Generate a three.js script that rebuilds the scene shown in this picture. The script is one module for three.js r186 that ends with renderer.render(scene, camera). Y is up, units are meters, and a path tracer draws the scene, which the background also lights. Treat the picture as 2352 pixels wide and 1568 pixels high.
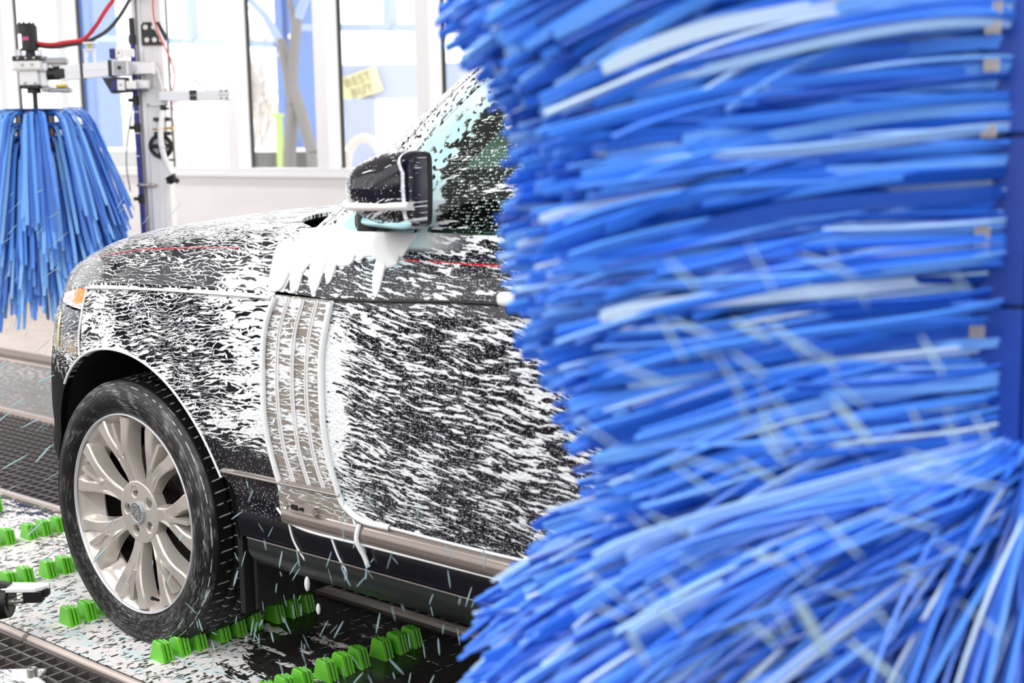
import * as THREE from 'three';
import { mergeGeometries } from 'three/addons/utils/BufferGeometryUtils.js';
import { RoundedBoxGeometry } from 'three/addons/geometries/RoundedBoxGeometry.js';
import { FontLoader } from 'three/addons/loaders/FontLoader.js';
import { TextGeometry } from 'three/addons/geometries/TextGeometry.js';
import { RectAreaLightUniformsLib } from 'three/addons/lights/RectAreaLightUniformsLib.js';
import { createNoise2D } from 'simplex-noise';

// ------------------------------------------------------------------ camera, sky, lights, exposure
const scene = new THREE.Scene();
const renderer = new THREE.WebGLRenderer({ antialias: true });
renderer.shadowMap.enabled = true;
renderer.toneMapping = THREE.LinearToneMapping;
renderer.toneMappingExposure = 2.3;
const camera = new THREE.PerspectiveCamera(27.9986, 2352 / 1568, 0.05, 400);
camera.position.set(3.2578, 1.4077, 2.1130);
camera.up.set(-0.08510, 0.98838, -0.12592);
camera.lookAt(3.2578 - 6.4792, 1.4077 - 1.5091, 2.1130 - 7.4661);
camera.focus = 3.75;
camera.userData.fStop = 3.6;
scene.background = new THREE.Color(1, 1, 1);
scene.backgroundIntensity = 1.12;
scene.environment = null;
RectAreaLightUniformsLib.init();
const FILL_LAMP = { color: 0xffffff, near: 24, far: 15 };

// ------------------------------------------------------------------ helpers
function mulberry(a) { return () => { a |= 0; a = a + 0x6D2B79F5 | 0; let t = Math.imul(a ^ a >>> 15, 1 | a); t = t + Math.imul(t ^ t >>> 7, 61 | t) ^ t; return ((t ^ t >>> 14) >>> 0) / 4294967296; }; }
const rnd = mulberry(12345);
const R = (a, b) => a + (b - a) * rnd();
const noise = createNoise2D(mulberry(7));
const noiseB = createNoise2D(mulberry(99));
const V = (x, y, z) => new THREE.Vector3(x, y, z);
const clamp = (x, a = 0, b = 1) => Math.min(b, Math.max(a, x));
const lerp = (a, b, t) => a + (b - a) * t;
const smooth = (a, b, x) => { const t = clamp((x - a) / (b - a)); return t * t * (3 - 2 * t); };
// smooth monotone interpolation through points
function curve(xs, ys) {
  const n = xs.length, h = [], d = [], m = new Array(n).fill(0);
  for (let i = 0; i < n - 1; i++) { h.push(xs[i + 1] - xs[i]); d.push((ys[i + 1] - ys[i]) / h[i]); }
  for (let i = 1; i < n - 1; i++) if (d[i - 1] * d[i] > 0) { const w1 = 2 * h[i] + h[i - 1], w2 = h[i] + 2 * h[i - 1]; m[i] = (w1 + w2) / (w1 / d[i - 1] + w2 / d[i]); }
  m[0] = d[0]; m[n - 1] = d[n - 2];
  return (x) => {
    x = clamp(x, xs[0], xs[n - 1]); let i = 0; while (i < n - 2 && x > xs[i + 1]) i++;
    const t = (x - xs[i]) / h[i], t2 = 1 - t;
    return ys[i] * (1 + 2 * t) * t2 * t2 + h[i] * m[i] * t * t2 * t2 + ys[i + 1] * t * t * (3 - 2 * t) + h[i] * m[i + 1] * t * t * (t - 1);
  };
}
const used = new Map();
function numbered(name) { const n = used.get(name) ?? 0; used.set(name, n + 1); return n ? `${name}_${String(n).padStart(3, '0')}` : name; }
function tag(o, label, category, group) { o.userData.label = label; o.userData.category = category; if (group) o.userData.group = group; return o; }
function thing(name, label, category, pos = [0, 0, 0], turn = 0, group) {
  const o = new THREE.Group(); o.name = numbered(name); o.position.set(...pos); o.rotation.y = turn; scene.add(o);
  return tag(o, label, category, group);
}
function obj(name, geo, m, parent = scene) {
  const g = Array.isArray(geo) ? merge(geo) : geo;
  const o = new THREE.Mesh(g, m); o.name = parent === scene ? numbered(name) : name; o.castShadow = o.receiveShadow = true; parent.add(o); return o;
}
function struct(name, geo, m, parent = scene) { const o = obj(name, geo, m, parent); if (parent === scene) o.userData.kind = 'structure'; return o; }
function merge(list) {
  const l = list.map((g) => { const c = g.index ? g.toNonIndexed() : g; for (const k of Object.keys(c.attributes)) if (!['position', 'normal', 'uv'].includes(k)) c.deleteAttribute(k); return c; });
  return mergeGeometries(l, false);
}
const move = (g, x, y, z) => g.translate(x, y, z);
const box = (w, h, d, x = 0, y = 0, z = 0, r = 0) => (r ? new RoundedBoxGeometry(w, h, d, 2, r) : new THREE.BoxGeometry(w, h, d)).translate(x, y, z);
const cyl = (r1, r2, h, x = 0, y = 0, z = 0, n = 24) => new THREE.CylinderGeometry(r1, r2, h, n).translate(x, y, z);
// a cylinder from a to b
function rod(a, b, r, n = 12, r2 = r) {
  const d = b.clone().sub(a), g = new THREE.CylinderGeometry(r2, r, d.length(), n);
  g.applyQuaternion(new THREE.Quaternion().setFromUnitVectors(V(0, 1, 0), d.clone().normalize()));
  return g.translate((a.x + b.x) / 2, (a.y + b.y) / 2, (a.z + b.z) / 2);
}
const tube = (pts, r, seg = 40, n = 8) => new THREE.TubeGeometry(new THREE.CatmullRomCurve3(pts.map((p) => Array.isArray(p) ? V(...p) : p), false, 'centripetal'), seg, r, n);
// bar with a box section between two points, width across, height up
function beam(a, b, w, h) {
  const d = b.clone().sub(a), L = d.length(), g = new THREE.BoxGeometry(w, h, L);
  const o = new THREE.Object3D(); o.position.copy(a).add(b).multiplyScalar(.5); o.lookAt(b); o.updateMatrix();
  return g.applyMatrix4(o.matrix);
}
// grid surface f(u, v) -> [x, y, z], uv by k(p) ; edges turned back by 'skirt' along dir
function grid(f, nu, nv, o = {}) {
  const P = [], U = [], I = [];
  for (let j = 0; j <= nv; j++) for (let i = 0; i <= nu; i++) { const p = f(i / nu, j / nv); P.push(...p); U.push(...(o.uv ? o.uv(p, i / nu, j / nv) : [i / nu, j / nv])); }
  for (let j = 0; j < nv; j++) for (let i = 0; i < nu; i++) { const a = j * (nu + 1) + i, b = a + 1, c = a + nu + 1, d = c + 1; o.flip ? I.push(a, c, b, b, c, d) : I.push(a, b, c, b, d, c); }
  const g = new THREE.BufferGeometry();
  g.setAttribute('position', new THREE.Float32BufferAttribute(P, 3)); g.setAttribute('uv', new THREE.Float32BufferAttribute(U, 2)); g.setIndex(I); g.computeVertexNormals();
  if (!o.skirt) return g;
  const loop = [];
  for (let i = 0; i < nu; i++) loop.push(i);
  for (let j = 0; j < nv; j++) loop.push(j * (nu + 1) + nu);
  for (let i = nu; i > 0; i--) loop.push(nv * (nu + 1) + i);
  for (let j = nv; j > 0; j--) loop.push(j * (nu + 1));
  const sp = [], su = [], si = [], n = loop.length;
  for (let k = 0; k < n; k++) {
    const a = loop[k]; sp.push(P[3 * a], P[3 * a + 1], P[3 * a + 2]); su.push(U[2 * a], U[2 * a + 1]);
    sp.push(P[3 * a] + o.skirt[0], P[3 * a + 1] + o.skirt[1], P[3 * a + 2] + o.skirt[2]); su.push(U[2 * a], U[2 * a + 1]);
    const q = (k + 1) % n; si.push(2 * k, 2 * k + 1, 2 * q, 2 * q, 2 * k + 1, 2 * q + 1);
  }
  const s = new THREE.BufferGeometry();
  s.setAttribute('position', new THREE.Float32BufferAttribute(sp, 3)); s.setAttribute('uv', new THREE.Float32BufferAttribute(su, 2)); s.setIndex(si);
  const sn = s.toNonIndexed(); sn.computeVertexNormals();
  return mergeGeometries([g.toNonIndexed(), sn], false);
}
// flat strip of foam swept along pts (Vector3 list) ; side = direction of width
function ribbon(pts, side, w, th, taper = .5) {
  const n = pts.length, P = [], I = [], U = [];
  for (let i = 0; i < n; i++) {
    const t = (i < n - 1 ? pts[i + 1].clone().sub(pts[i]) : pts[i].clone().sub(pts[i - 1])).normalize();
    const s = side(i / (n - 1), t).clone(); s.sub(t.clone().multiplyScalar(s.dot(t))).normalize();
    const k = t.clone().cross(s).multiplyScalar(th / 2); s.multiplyScalar(w / 2 * (i === n - 1 ? taper : 1));
    for (const [a, b] of [[-1, -1], [1, -1], [1, 1], [-1, 1]]) { P.push(pts[i].x + s.x * a + k.x * b, pts[i].y + s.y * a + k.y * b, pts[i].z + s.z * a + k.z * b); U.push(i / n, (a + 1) / 2); }
    if (i) for (let q = 0; q < 4; q++) { const a = (i - 1) * 4 + q, b = (i - 1) * 4 + (q + 1) % 4; I.push(a, b, a + 4, b, b + 4, a + 4); }
  }
  const e = (n - 1) * 4; I.push(e, e + 1, e + 2, e, e + 2, e + 3);
  const g = new THREE.BufferGeometry();
  g.setAttribute('position', new THREE.Float32BufferAttribute(P, 3)); g.setAttribute('uv', new THREE.Float32BufferAttribute(U, 2)); g.setIndex(I);
  const o = g.toNonIndexed(); o.computeVertexNormals(); return o;
}
// domed cushion over an outline in (x, y): z = zf(x, y) + h * sqrt(1 - s^k)
function inflate(outline, zf, h, o = {}) {
  const c = o.centre ?? [outline.reduce((a, p) => a + p[0], 0) / outline.length, outline.reduce((a, p) => a + p[1], 0) / outline.length];
  const cv = new THREE.CatmullRomCurve3(outline.map((p) => V(p[0], p[1], 0)), true, 'centripetal'), n = o.n ?? 64, m = o.m ?? 8;
  const edge = cv.getPoints(n), k = o.k ?? 2;
  return grid((u, v) => {
    const e = edge[Math.round(u * n) % n], s = Math.sin(v * Math.PI / 2), x = lerp(c[0], e.x, s), y = lerp(c[1], e.y, s);
    return [x, y, zf(x, y) + h * Math.pow(Math.max(0, 1 - Math.pow(s, k)), 1 / k)];
  }, n, m, { flip: true, uv: o.uv, skirt: o.skirt });
}
const mat = (c, rough = .6, metal = 0, extra = {}) => new THREE.MeshPhysicalMaterial({ color: c, roughness: rough, metalness: metal, side: THREE.DoubleSide, ...extra });
function tex(w, h, f, srgb = true, repeat) {
  const d = new Uint8Array(w * h * 4);
  for (let y = 0; y < h; y++) for (let x = 0; x < w; x++) { const c = f(x / w, y / h, x, y), i = (y * w + x) * 4; d[i] = c[0]; d[i + 1] = c[1]; d[i + 2] = c[2]; d[i + 3] = 255; }
  return dtex(d, w, h, srgb, repeat);
}
function dtex(d, w, h, srgb, repeat = true) {
  const t = new THREE.DataTexture(d, w, h, THREE.RGBAFormat); t.magFilter = THREE.LinearFilter; t.minFilter = THREE.LinearMipmapLinearFilter; t.generateMipmaps = true;
  t.wrapS = t.wrapT = repeat ? THREE.RepeatWrapping : THREE.ClampToEdgeWrapping; if (srgb) t.colorSpace = THREE.SRGBColorSpace; t.needsUpdate = true; return t;
}

// ------------------------------------------------------------------ plain materials
const M = {
  white: mat(0xf1eeee, .5), frame: mat(0xeceaea, .35, .05), gasket: mat(0x23261f, .6), black: mat(0x141414, .45), rubber: mat(0x1a1a1b, .6),
  alu: mat(0xd9d8dc, .32, .35), aluDark: mat(0x9a999b, .35, .5), steel: mat(0xb4aea8, .3, .8), chrome: mat(0xe6e4e0, .12, 1),
  red: mat(0xd8303a, .4), thinRed: mat(0xe0574e, .5), navy: mat(0x2b2f86, .4), plate: mat(0x2a2c2e, .5), yellow: mat(0xe0c410, .5), pinkTag: mat(0xe0509a, .5),
  plastic: mat(0xf4f2f2, .35), green: mat(new THREE.Color().setRGB(.15, .60, .03), .38, 0, { clearcoat: .4, clearcoatRoughness: .25 }), beige: mat(0xd9cbc2, .4, .2),
  foam: mat(0xf4f6f5, .75, 0, { clearcoat: .15 }), foamCyan: mat(0xbfe9ee, .6, 0), water: mat(0xd9eef2, .12, 0, { transmission: .35, ior: 1.33 }),
  pit: mat(0x0a0a0a, .8), grate: mat(0x746e6a, .4, .5), navyPaint: mat(0x14131c, .12), trimBlack: mat(0x1b1c1d, .42), satin: mat(0x77706b, .35, .5),
  dark: mat(0x0b0b0c, .7), interior: mat(0x2b2c2e, .8), greyTrim: mat(0x7d7d7d, .8),
};

// ------------------------------------------------------------------ the building
const ZW = -4.25, SILL = 1.18, TOP = 4.0, X0 = -13.0, X1 = 8.0, ZN = 4.4;
{
  const wallTex = tex(256, 256, (u, v) => { const n = noise(u * 6, v * 6) * 4 + noise(u * 40, v * 3) * 2; return [240 + n, 237 + n, 236 + n]; });
  const wm = mat(0xffffff, .38, 0, { map: wallTex });
  struct('wall_back', box(X1 - X0, SILL - .06 + .1, .14, (X0 + X1) / 2, (SILL - .16) / 2, ZW - .07), wm);
  struct('wall_front', box(X1 - X0, 1.2, .14, (X0 + X1) / 2, .5, ZN + .07), mat(0x5a5858, .5));
  struct('ceiling', box(X1 - X0 + .4, .2, ZN - ZW + .6, (X0 + X1) / 2, TOP + .1, (ZN + ZW) / 2), mat(0xf2f2f2, .7));
  // end walls with the drive-through doorways left open
  for (const [x, nm] of [[X0, 'wall_left'], [X1, 'wall_right']]) {
    struct(nm, [box(.16, TOP + .4, 1.2, x, TOP / 2 - .2, ZW + .55), box(.16, TOP + .4, 2.6, x, TOP / 2 - .2, ZN - 1.25), box(.16, .5, ZN - ZW, x, TOP - .25, (ZN + ZW) / 2)], wm);
  }
  const pane = new THREE.MeshPhysicalMaterial({ color: 0xffffff, roughness: .03, transmission: 1, thickness: 0, ior: 1.45, side: THREE.DoubleSide });
  // window bays between the mullions; the right edge of each post carries a dark gasket
  const posts = [-10.06, -9.07, -8.088, -7.1, -5.872, -4.881, -3.893, -2.913, -1.93, -.95, .03, 1.01, 1.99, 2.97, 3.95, 4.93, 5.91, 6.89];
  const bays = (zi, zo, list, first) => list.forEach((x, i) => {
    const out = Math.sign(zo - zi), next = list[i + 1] ?? x + .98;
    const w = new THREE.Group(); w.name = `window_${first + i}`; w.userData.kind = 'structure'; scene.add(w);
    const h = TOP - SILL;
    struct('mullion', box(.125, h, .13, x - .066, SILL + h / 2, zi + out * .065, .006), M.frame, w);
    struct('gasket', box(.014, h, .02, x + .004, SILL + h / 2, zo - out * .012), M.gasket, w);
    struct('sill_frame', [box(next - x, .05, .14, (x + next) / 2, SILL - .02, zi + out * .06), box(next - x, .012, .17, (x + next) / 2, SILL - .052, zi + out * .05)], M.frame, w);
    struct('pane', box(next - x - .12, h, .008, (x + next) / 2 - .06, SILL + h / 2, zo), pane, w);
  });
  bays(ZW, ZW - .14, posts, 1);
  bays(ZN, ZN + .14, posts, posts.length + 1);

  // floor: concrete slabs with two conveyor channels and drain pits between them
  const conc = tex(512, 512, (u, v) => { const n = noise(u * 5, v * 5) * 9 + noise(u * 23, v * 19) * 5 + noise(u * 90, v * 90) * 4; return [204 + n, 189 + n, 178 + n * .9]; });
  const cm = mat(0xffffff, .3, 0, { map: conc });
  const cd = mat(0x6f6a66, .28, 0, { map: conc });
  const slab = (z0, z1, y, m) => { const g = box(X1 - X0 - .2, .3, z1 - z0, (X0 + X1) / 2, y - .15, (z0 + z1) / 2); const uv = g.attributes.uv; for (let i = 0; i < uv.count; i++) uv.setXY(i, uv.getX(i) * 10, uv.getY(i)); return struct('floor', g, m); };
  slab(ZW, -2.6, .012, cm);
  slab(-2.6, -2.36, -.03, cd);
  slab(.78, ZN, 0, mat(0x8a8480, .35, 0, { map: conc }));
  struct('floor', box(X1 - X0 - .2, .1, 4.0, (X0 + X1) / 2, -.36, -.8), M.pit);
  for (const [z, y] of [[-2.37, .004], [-1.505, .006], [-.605, .006]]) struct('trim', [box(X1 - X0 - .2, .012, .022, (X0 + X1) / 2, y, z), box(X1 - X0 - .2, .3, .006, (X0 + X1) / 2, -.15, z)], M.beige).name = numbered('trim_1').replace('trim_1', 'trim_' + (2 + Math.round(-z)));
}
// added fill lamps, unseen above the lane, that brighten the interior
for (const [x, z] of [[-4, 2.6], [-1, 2.6], [2, 2.6], [5, 2.6], [-5, -2.9], [0, -2.9]]) {
  const l = thing('fill_lamp', `added long white fill lamp ${z > 0 ? 'on the near side' : 'by the window wall'} ${{ '-4': 'ahead of the car', '-1': 'above the front wheel', 2: 'above the big brush', 5: 'behind the big brush', '-5': 'above the hanging brush', 0: 'beyond the car roof' }[x]}`, 'lamp', [x, 3.9, z], 0, 'added fill lamps over the wash lane');
  obj('housing', box(1.6, .08, .3, 0, .05, 0, .02), M.frame, l);
  obj('diffuser', box(1.5, .02, .24, 0, 0, 0), new THREE.MeshStandardMaterial({ color: 0xffffff, emissive: 0xffffff, emissiveIntensity: 1.2 }), l);
  const a = new THREE.RectAreaLight(FILL_LAMP.color, z > 0 ? FILL_LAMP.near : FILL_LAMP.far, 1.5, .24); a.position.set(x, 3.88, z); a.lookAt(x, 0, z); scene.add(a);
}

// ------------------------------------------------------------------ outdoors
{
  const snow = tex(256, 256, (u, v) => { const n = noise(u * 8, v * 8) * 6 + noise(u * 40, v * 40) * 4; return [240 + n, 240 + n, 241 + n]; });
  const g = new THREE.PlaneGeometry(260, 200); g.rotateX(-Math.PI / 2); g.translate(-20, -.5, -50);
  const gm = mat(0xffffff, .9, 0, { map: snow }); snow.repeat.set(40, 40);
  struct('ground', g, gm);
  const lin = (r, g, b) => new THREE.Color().setRGB(r, g, b), blue = mat(lin(.11, .20, .47), .6), paleBlue = mat(lin(.28, .36, .55), .6), bark = mat(lin(.19, .18, .175), .9), paleBark = mat(lin(.52, .48, .44), .9), hedgeM = mat(lin(.10, .10, .09), .95);
  const col = (x, z, w, h, label) => {
    const c = thing('canopy_column', label, 'column', [x, -.5, z]);
    obj('shaft', [box(w * .35, h, w, -w * .33, h / 2, 0, .01), box(w * .35, h, w, w * .33, h / 2, 0, .01), box(w * .34, h, w * .7, 0, h / 2, 0)], blue, c);
    obj('base_plate', box(w * 1.5, .04, w * 1.5, 0, .02, 0), M.aluDark, c);
    for (const s of [-1, 1]) for (const k of [0, 1]) obj('bolt', rod(V(s * w * .25, 3.02 + k * .22, w * .5), V(s * w * .25, 3.02 + k * .22, w * .5 + .03), .035), M.white, c);
  };
  col(-11.45, -10.5, .46, 6.5, 'bright blue steel canopy column behind the dark planter wall');
  col(-16.4, -10.5, .5, 6.5, 'pale blue steel canopy column seen right of the hanging brush');
  // light blue rails of the canopy
  const frameT = thing('canopy_frame', 'thin pale blue rails and struts high outside the windows', 'frame');
  const rail = (a, b, w) => obj('rail', beam(V(...a), V(...b), w, w), paleBlue, frameT);
  rail([-22, 2.98, -10.3], [-16.6, 2.75, -10.3], .09); rail([-16.2, 3.0, -10.3], [-11.7, 2.66, -10.3], .09); rail([-11.3, 2.86, -10.3], [-7.5, 2.62, -10.3], .09);
  rail([-9.45, 2.72, -10.3], [-9.45, 6, -10.3], .13); rail([-13.55, 2.8, -10.3], [-13.7, 6, -10.3], .14); rail([-18.6, 2.85, -10.3], [-18.7, 6, -10.3], .14);
  rail([-8.1, 2.75, -10.3], [-8.6, 4.3, -10.3], .06);
  // bare tree with a forked trunk
  const tr = thing('tree', 'bare tree with a forked grey trunk left of the bright blue column', 'tree', [-10.15, -.5, -9.2]);
  const T = (pts, r0, r1, nm = 'branch', m = bark) => { const gg = []; for (let i = 0; i < pts.length - 1; i++) { const k = i / (pts.length - 1), k2 = (i + 1) / (pts.length - 1); gg.push(rod(V(...pts[i]), V(...pts[i + 1]), lerp(r0, r1, k), 8, lerp(r0, r1, k2))); } return obj(nm, gg, m, tr); };
  T([[-.15, 0, 0], [-.05, 1.7, 0], [.05, 2.3, 0], [-.02, 2.7, 0], [-.13, 3.1, 0]], .09, .06, 'trunk');
  T([[.5, 0, 0], [.38, 1.7, 0], [.2, 2.2, 0], [.05, 2.55, 0], [.13, 3.05, 0], [.22, 3.4, 0]], .08, .06, 'trunk');
  T([[-.13, 3.05, 0], [-.4, 3.4, 0], [-.75, 3.75, .1]], .06, .035, 'branch', paleBlue); T([[.22, 3.35, 0], [.4, 3.6, 0], [.55, 3.8, 0], [.6, 4.6, 0]], .06, .03, 'branch', paleBlue);
  T([[.15, 3.2, 0], [.12, 3.9, .1], [.2, 4.6, .1]], .04, .02);
  const pl = thing('planter_wall', 'low dark speckled planter wall at the foot of the blue column', 'wall', [-11, -.5, -9.9]);
  obj('wall', box(1.75, 1.72, .35, .0, .86, 0, .02), hedgeM, pl); obj('coping', box(1.8, .05, .4, 0, 1.73, 0, .01), M.white, pl);
  const pl2 = thing('planter_wall', 'grey speckled planter wall beside the brush machine post', 'wall', [-15.0, -.5, -9.9]);
  obj('wall', box(1.6, 1.75, .35, 0, .87, 0, .02), mat(lin(.27, .27, .26), .95), pl2); obj('coping', box(1.65, .05, .4, 0, 1.76, 0, .01), M.white, pl2);
  tag(obj('marker_post', [box(.09, 1.05, .05, -10.62, 1.15, -9.4), box(.12, .04, .08, -10.62, 1.68, -9.4), cyl(.03, .03, 1.1, -10.62, .1, -9.4, 10)], mat(lin(.42, .58, .16), .6)), 'slim lime green marker post beside the forked tree', 'post');
  // thin pale shrubs beyond the glass
  const shrub = (px, pz, h, seed, label) => {
    const s = thing('bare_shrub', label, 'shrub', [px, -.5, pz]), q = mulberry(seed), gs = [];
    const grow = (a, dir, len, r, lvl) => { const b = a.clone().add(dir.clone().multiplyScalar(len)); gs.push(rod(a, b, r, 6, r * .7)); if (lvl > 0) for (let i = 0; i < 3; i++) { const dd = dir.clone().add(V(q() - .5, q() * .6, q() - .5).multiplyScalar(1.1)).normalize(); grow(a.clone().lerp(b, .5 + q() * .5), dd, len * (.55 + q() * .2), r * .6, lvl - 1); } };
    grow(V(0, 0, 0), V(.05, 1, 0).normalize(), h * .45, h * .022, 4); obj('branches', gs, paleBark, s);
  };
  shrub(-17.2, -14, 4.2, 3, 'pale bare tree left of the second long window post');
  shrub(-18.9, -15, 3.6, 5, 'pale leafless shrub behind the nozzle arm');
  shrub(-23, -16, 3.8, 8, 'faint bare shrub far beyond the brush machine post');
  // low houses and shop far away
  const far = (name, label, cat, x, z, turn, parts) => { const b = thing(name, label, cat, [x, -.5, z], turn); for (const [n, gg, m] of parts) obj(n, gg, m, b); return b; };
  far('house', 'pale house with tan roof band behind the trees', 'house', -62, -58, 0, [['wall', box(14, 3.2, 6, 0, 1.6, 0), M.white], ['roof', box(15, .9, 7, 0, 3.6, 0, .1), mat(lin(.55, .48, .39), .8)], ['garage_door', box(3, 2.2, .1, 3, 1.1, 3.05), mat(0xe6e2de, .7)], ['window', box(1.6, 1.1, .1, -2, 1.8, 3.05), mat(lin(.45, .45, .45), .3)]]);
  far('house', 'pale wide house with beige wall seen past the red lettered sign', 'house', -66, -42, 0, [['wall', box(12, 3.2, 6, 0, 1.6, 0), mat(lin(.58, .53, .47), .8)], ['roof', box(13, .8, 7, 0, 3.5, 0, .1), M.white], ['window', box(1.6, 1.1, .1, 2, 1.8, 3.05), mat(lin(.45, .45, .45), .3)]]);
  const shopBlue = mat(lin(.28, .32, .46), .7), ink = mat(lin(.24, .22, .11), .8);
  const A = V(-42.7, 0, -40), B = V(-50.5, 0, -57), dir = B.clone().sub(A), len = 26;
  const sh = thing('shop_building', 'pale blue shop building with yellow sign seen through the window', 'building', [-42.9, -.5, -40], 0);
  const rb = new THREE.Matrix4().makeRotationY(.62);
  const put = (n, gg, m) => obj(n, gg.applyMatrix4(rb), m, sh);
  put('wall', box(len, 3.6, 8, len / 2, 1.8, -4), M.white);
  put('fascia', box(len + .2, 1.5, 8.3, len / 2, 4.25, -4), shopBlue);
  put('pillar', box(1.3, 3.5, .8, .7, 1.75, .1), shopBlue);
  for (let i = 0; i < 7; i++) put('window', box(1.5, 1.7, .1, 3 + i * 1.9, 2.2, .06), mat(lin(.5, .5, .5), .3));
  const font = await new FontLoader().loadAsync('fonts/droid/droid_sans_bold.typeface.json');
  const sg = thing('shop_sign', 'slanted yellow sign with two lines of dark lettering', 'sign', [-42.08, 3.58, -40.16], .62);
  const rz = new THREE.Matrix4().makeRotationZ(.32);
  obj('board', new RoundedBoxGeometry(1.9, 1.12, .3, 3, .07).applyMatrix4(rz), mat(lin(.52, .49, .25), .6), sg);
  const t1 = new TextGeometry('BEST', { font, size: .40, depth: .05, curveSegments: 4 }), t2 = new TextGeometry('BUY', { font, size: .40, depth: .05, curveSegments: 4 });
  t1.translate(-.62, .06, .14); t2.translate(-.5, -.44, .14); obj('lettering', [t1.applyMatrix4(rz), t2.applyMatrix4(rz)], ink, sg);
  const rs = thing('shop_sign', 'faint sign with pink red letters behind the blue hose', 'sign', [-27.6, 2.25, -20], 0);
  obj('board', box(1.9, .8, .1, 0, .05, 0, .03), M.white, rs); obj('leg', box(.1, 2.5, .08, -.7, -1.55, 0), M.white, rs); obj('leg', box(.1, 2.5, .08, .7, -1.55, 0), M.white, rs);
  const t3 = new TextGeometry('OEC', { font, size: .38, depth: .04, curveSegments: 4 }); t3.translate(-.65, -.1, .06); obj('lettering', t3, mat(lin(.55, .36, .36), .6), rs);
  far('arched_hoop', 'small beige arched hoop beside the snow heap', 'hoop', -16.1, -16, 0, [['hoop', new THREE.TorusGeometry(.5, .09, 8, 24, Math.PI).translate(0, 1.35, 0), mat(lin(.52, .47, .42), .8)], ['leg', cyl(.09, .09, 1.35, -.5, .67, 0, 10), mat(lin(.52, .47, .42), .8)], ['leg', cyl(.09, .09, 1.35, .5, .67, 0, 10), mat(lin(.52, .47, .42), .8)]]);
}

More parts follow.
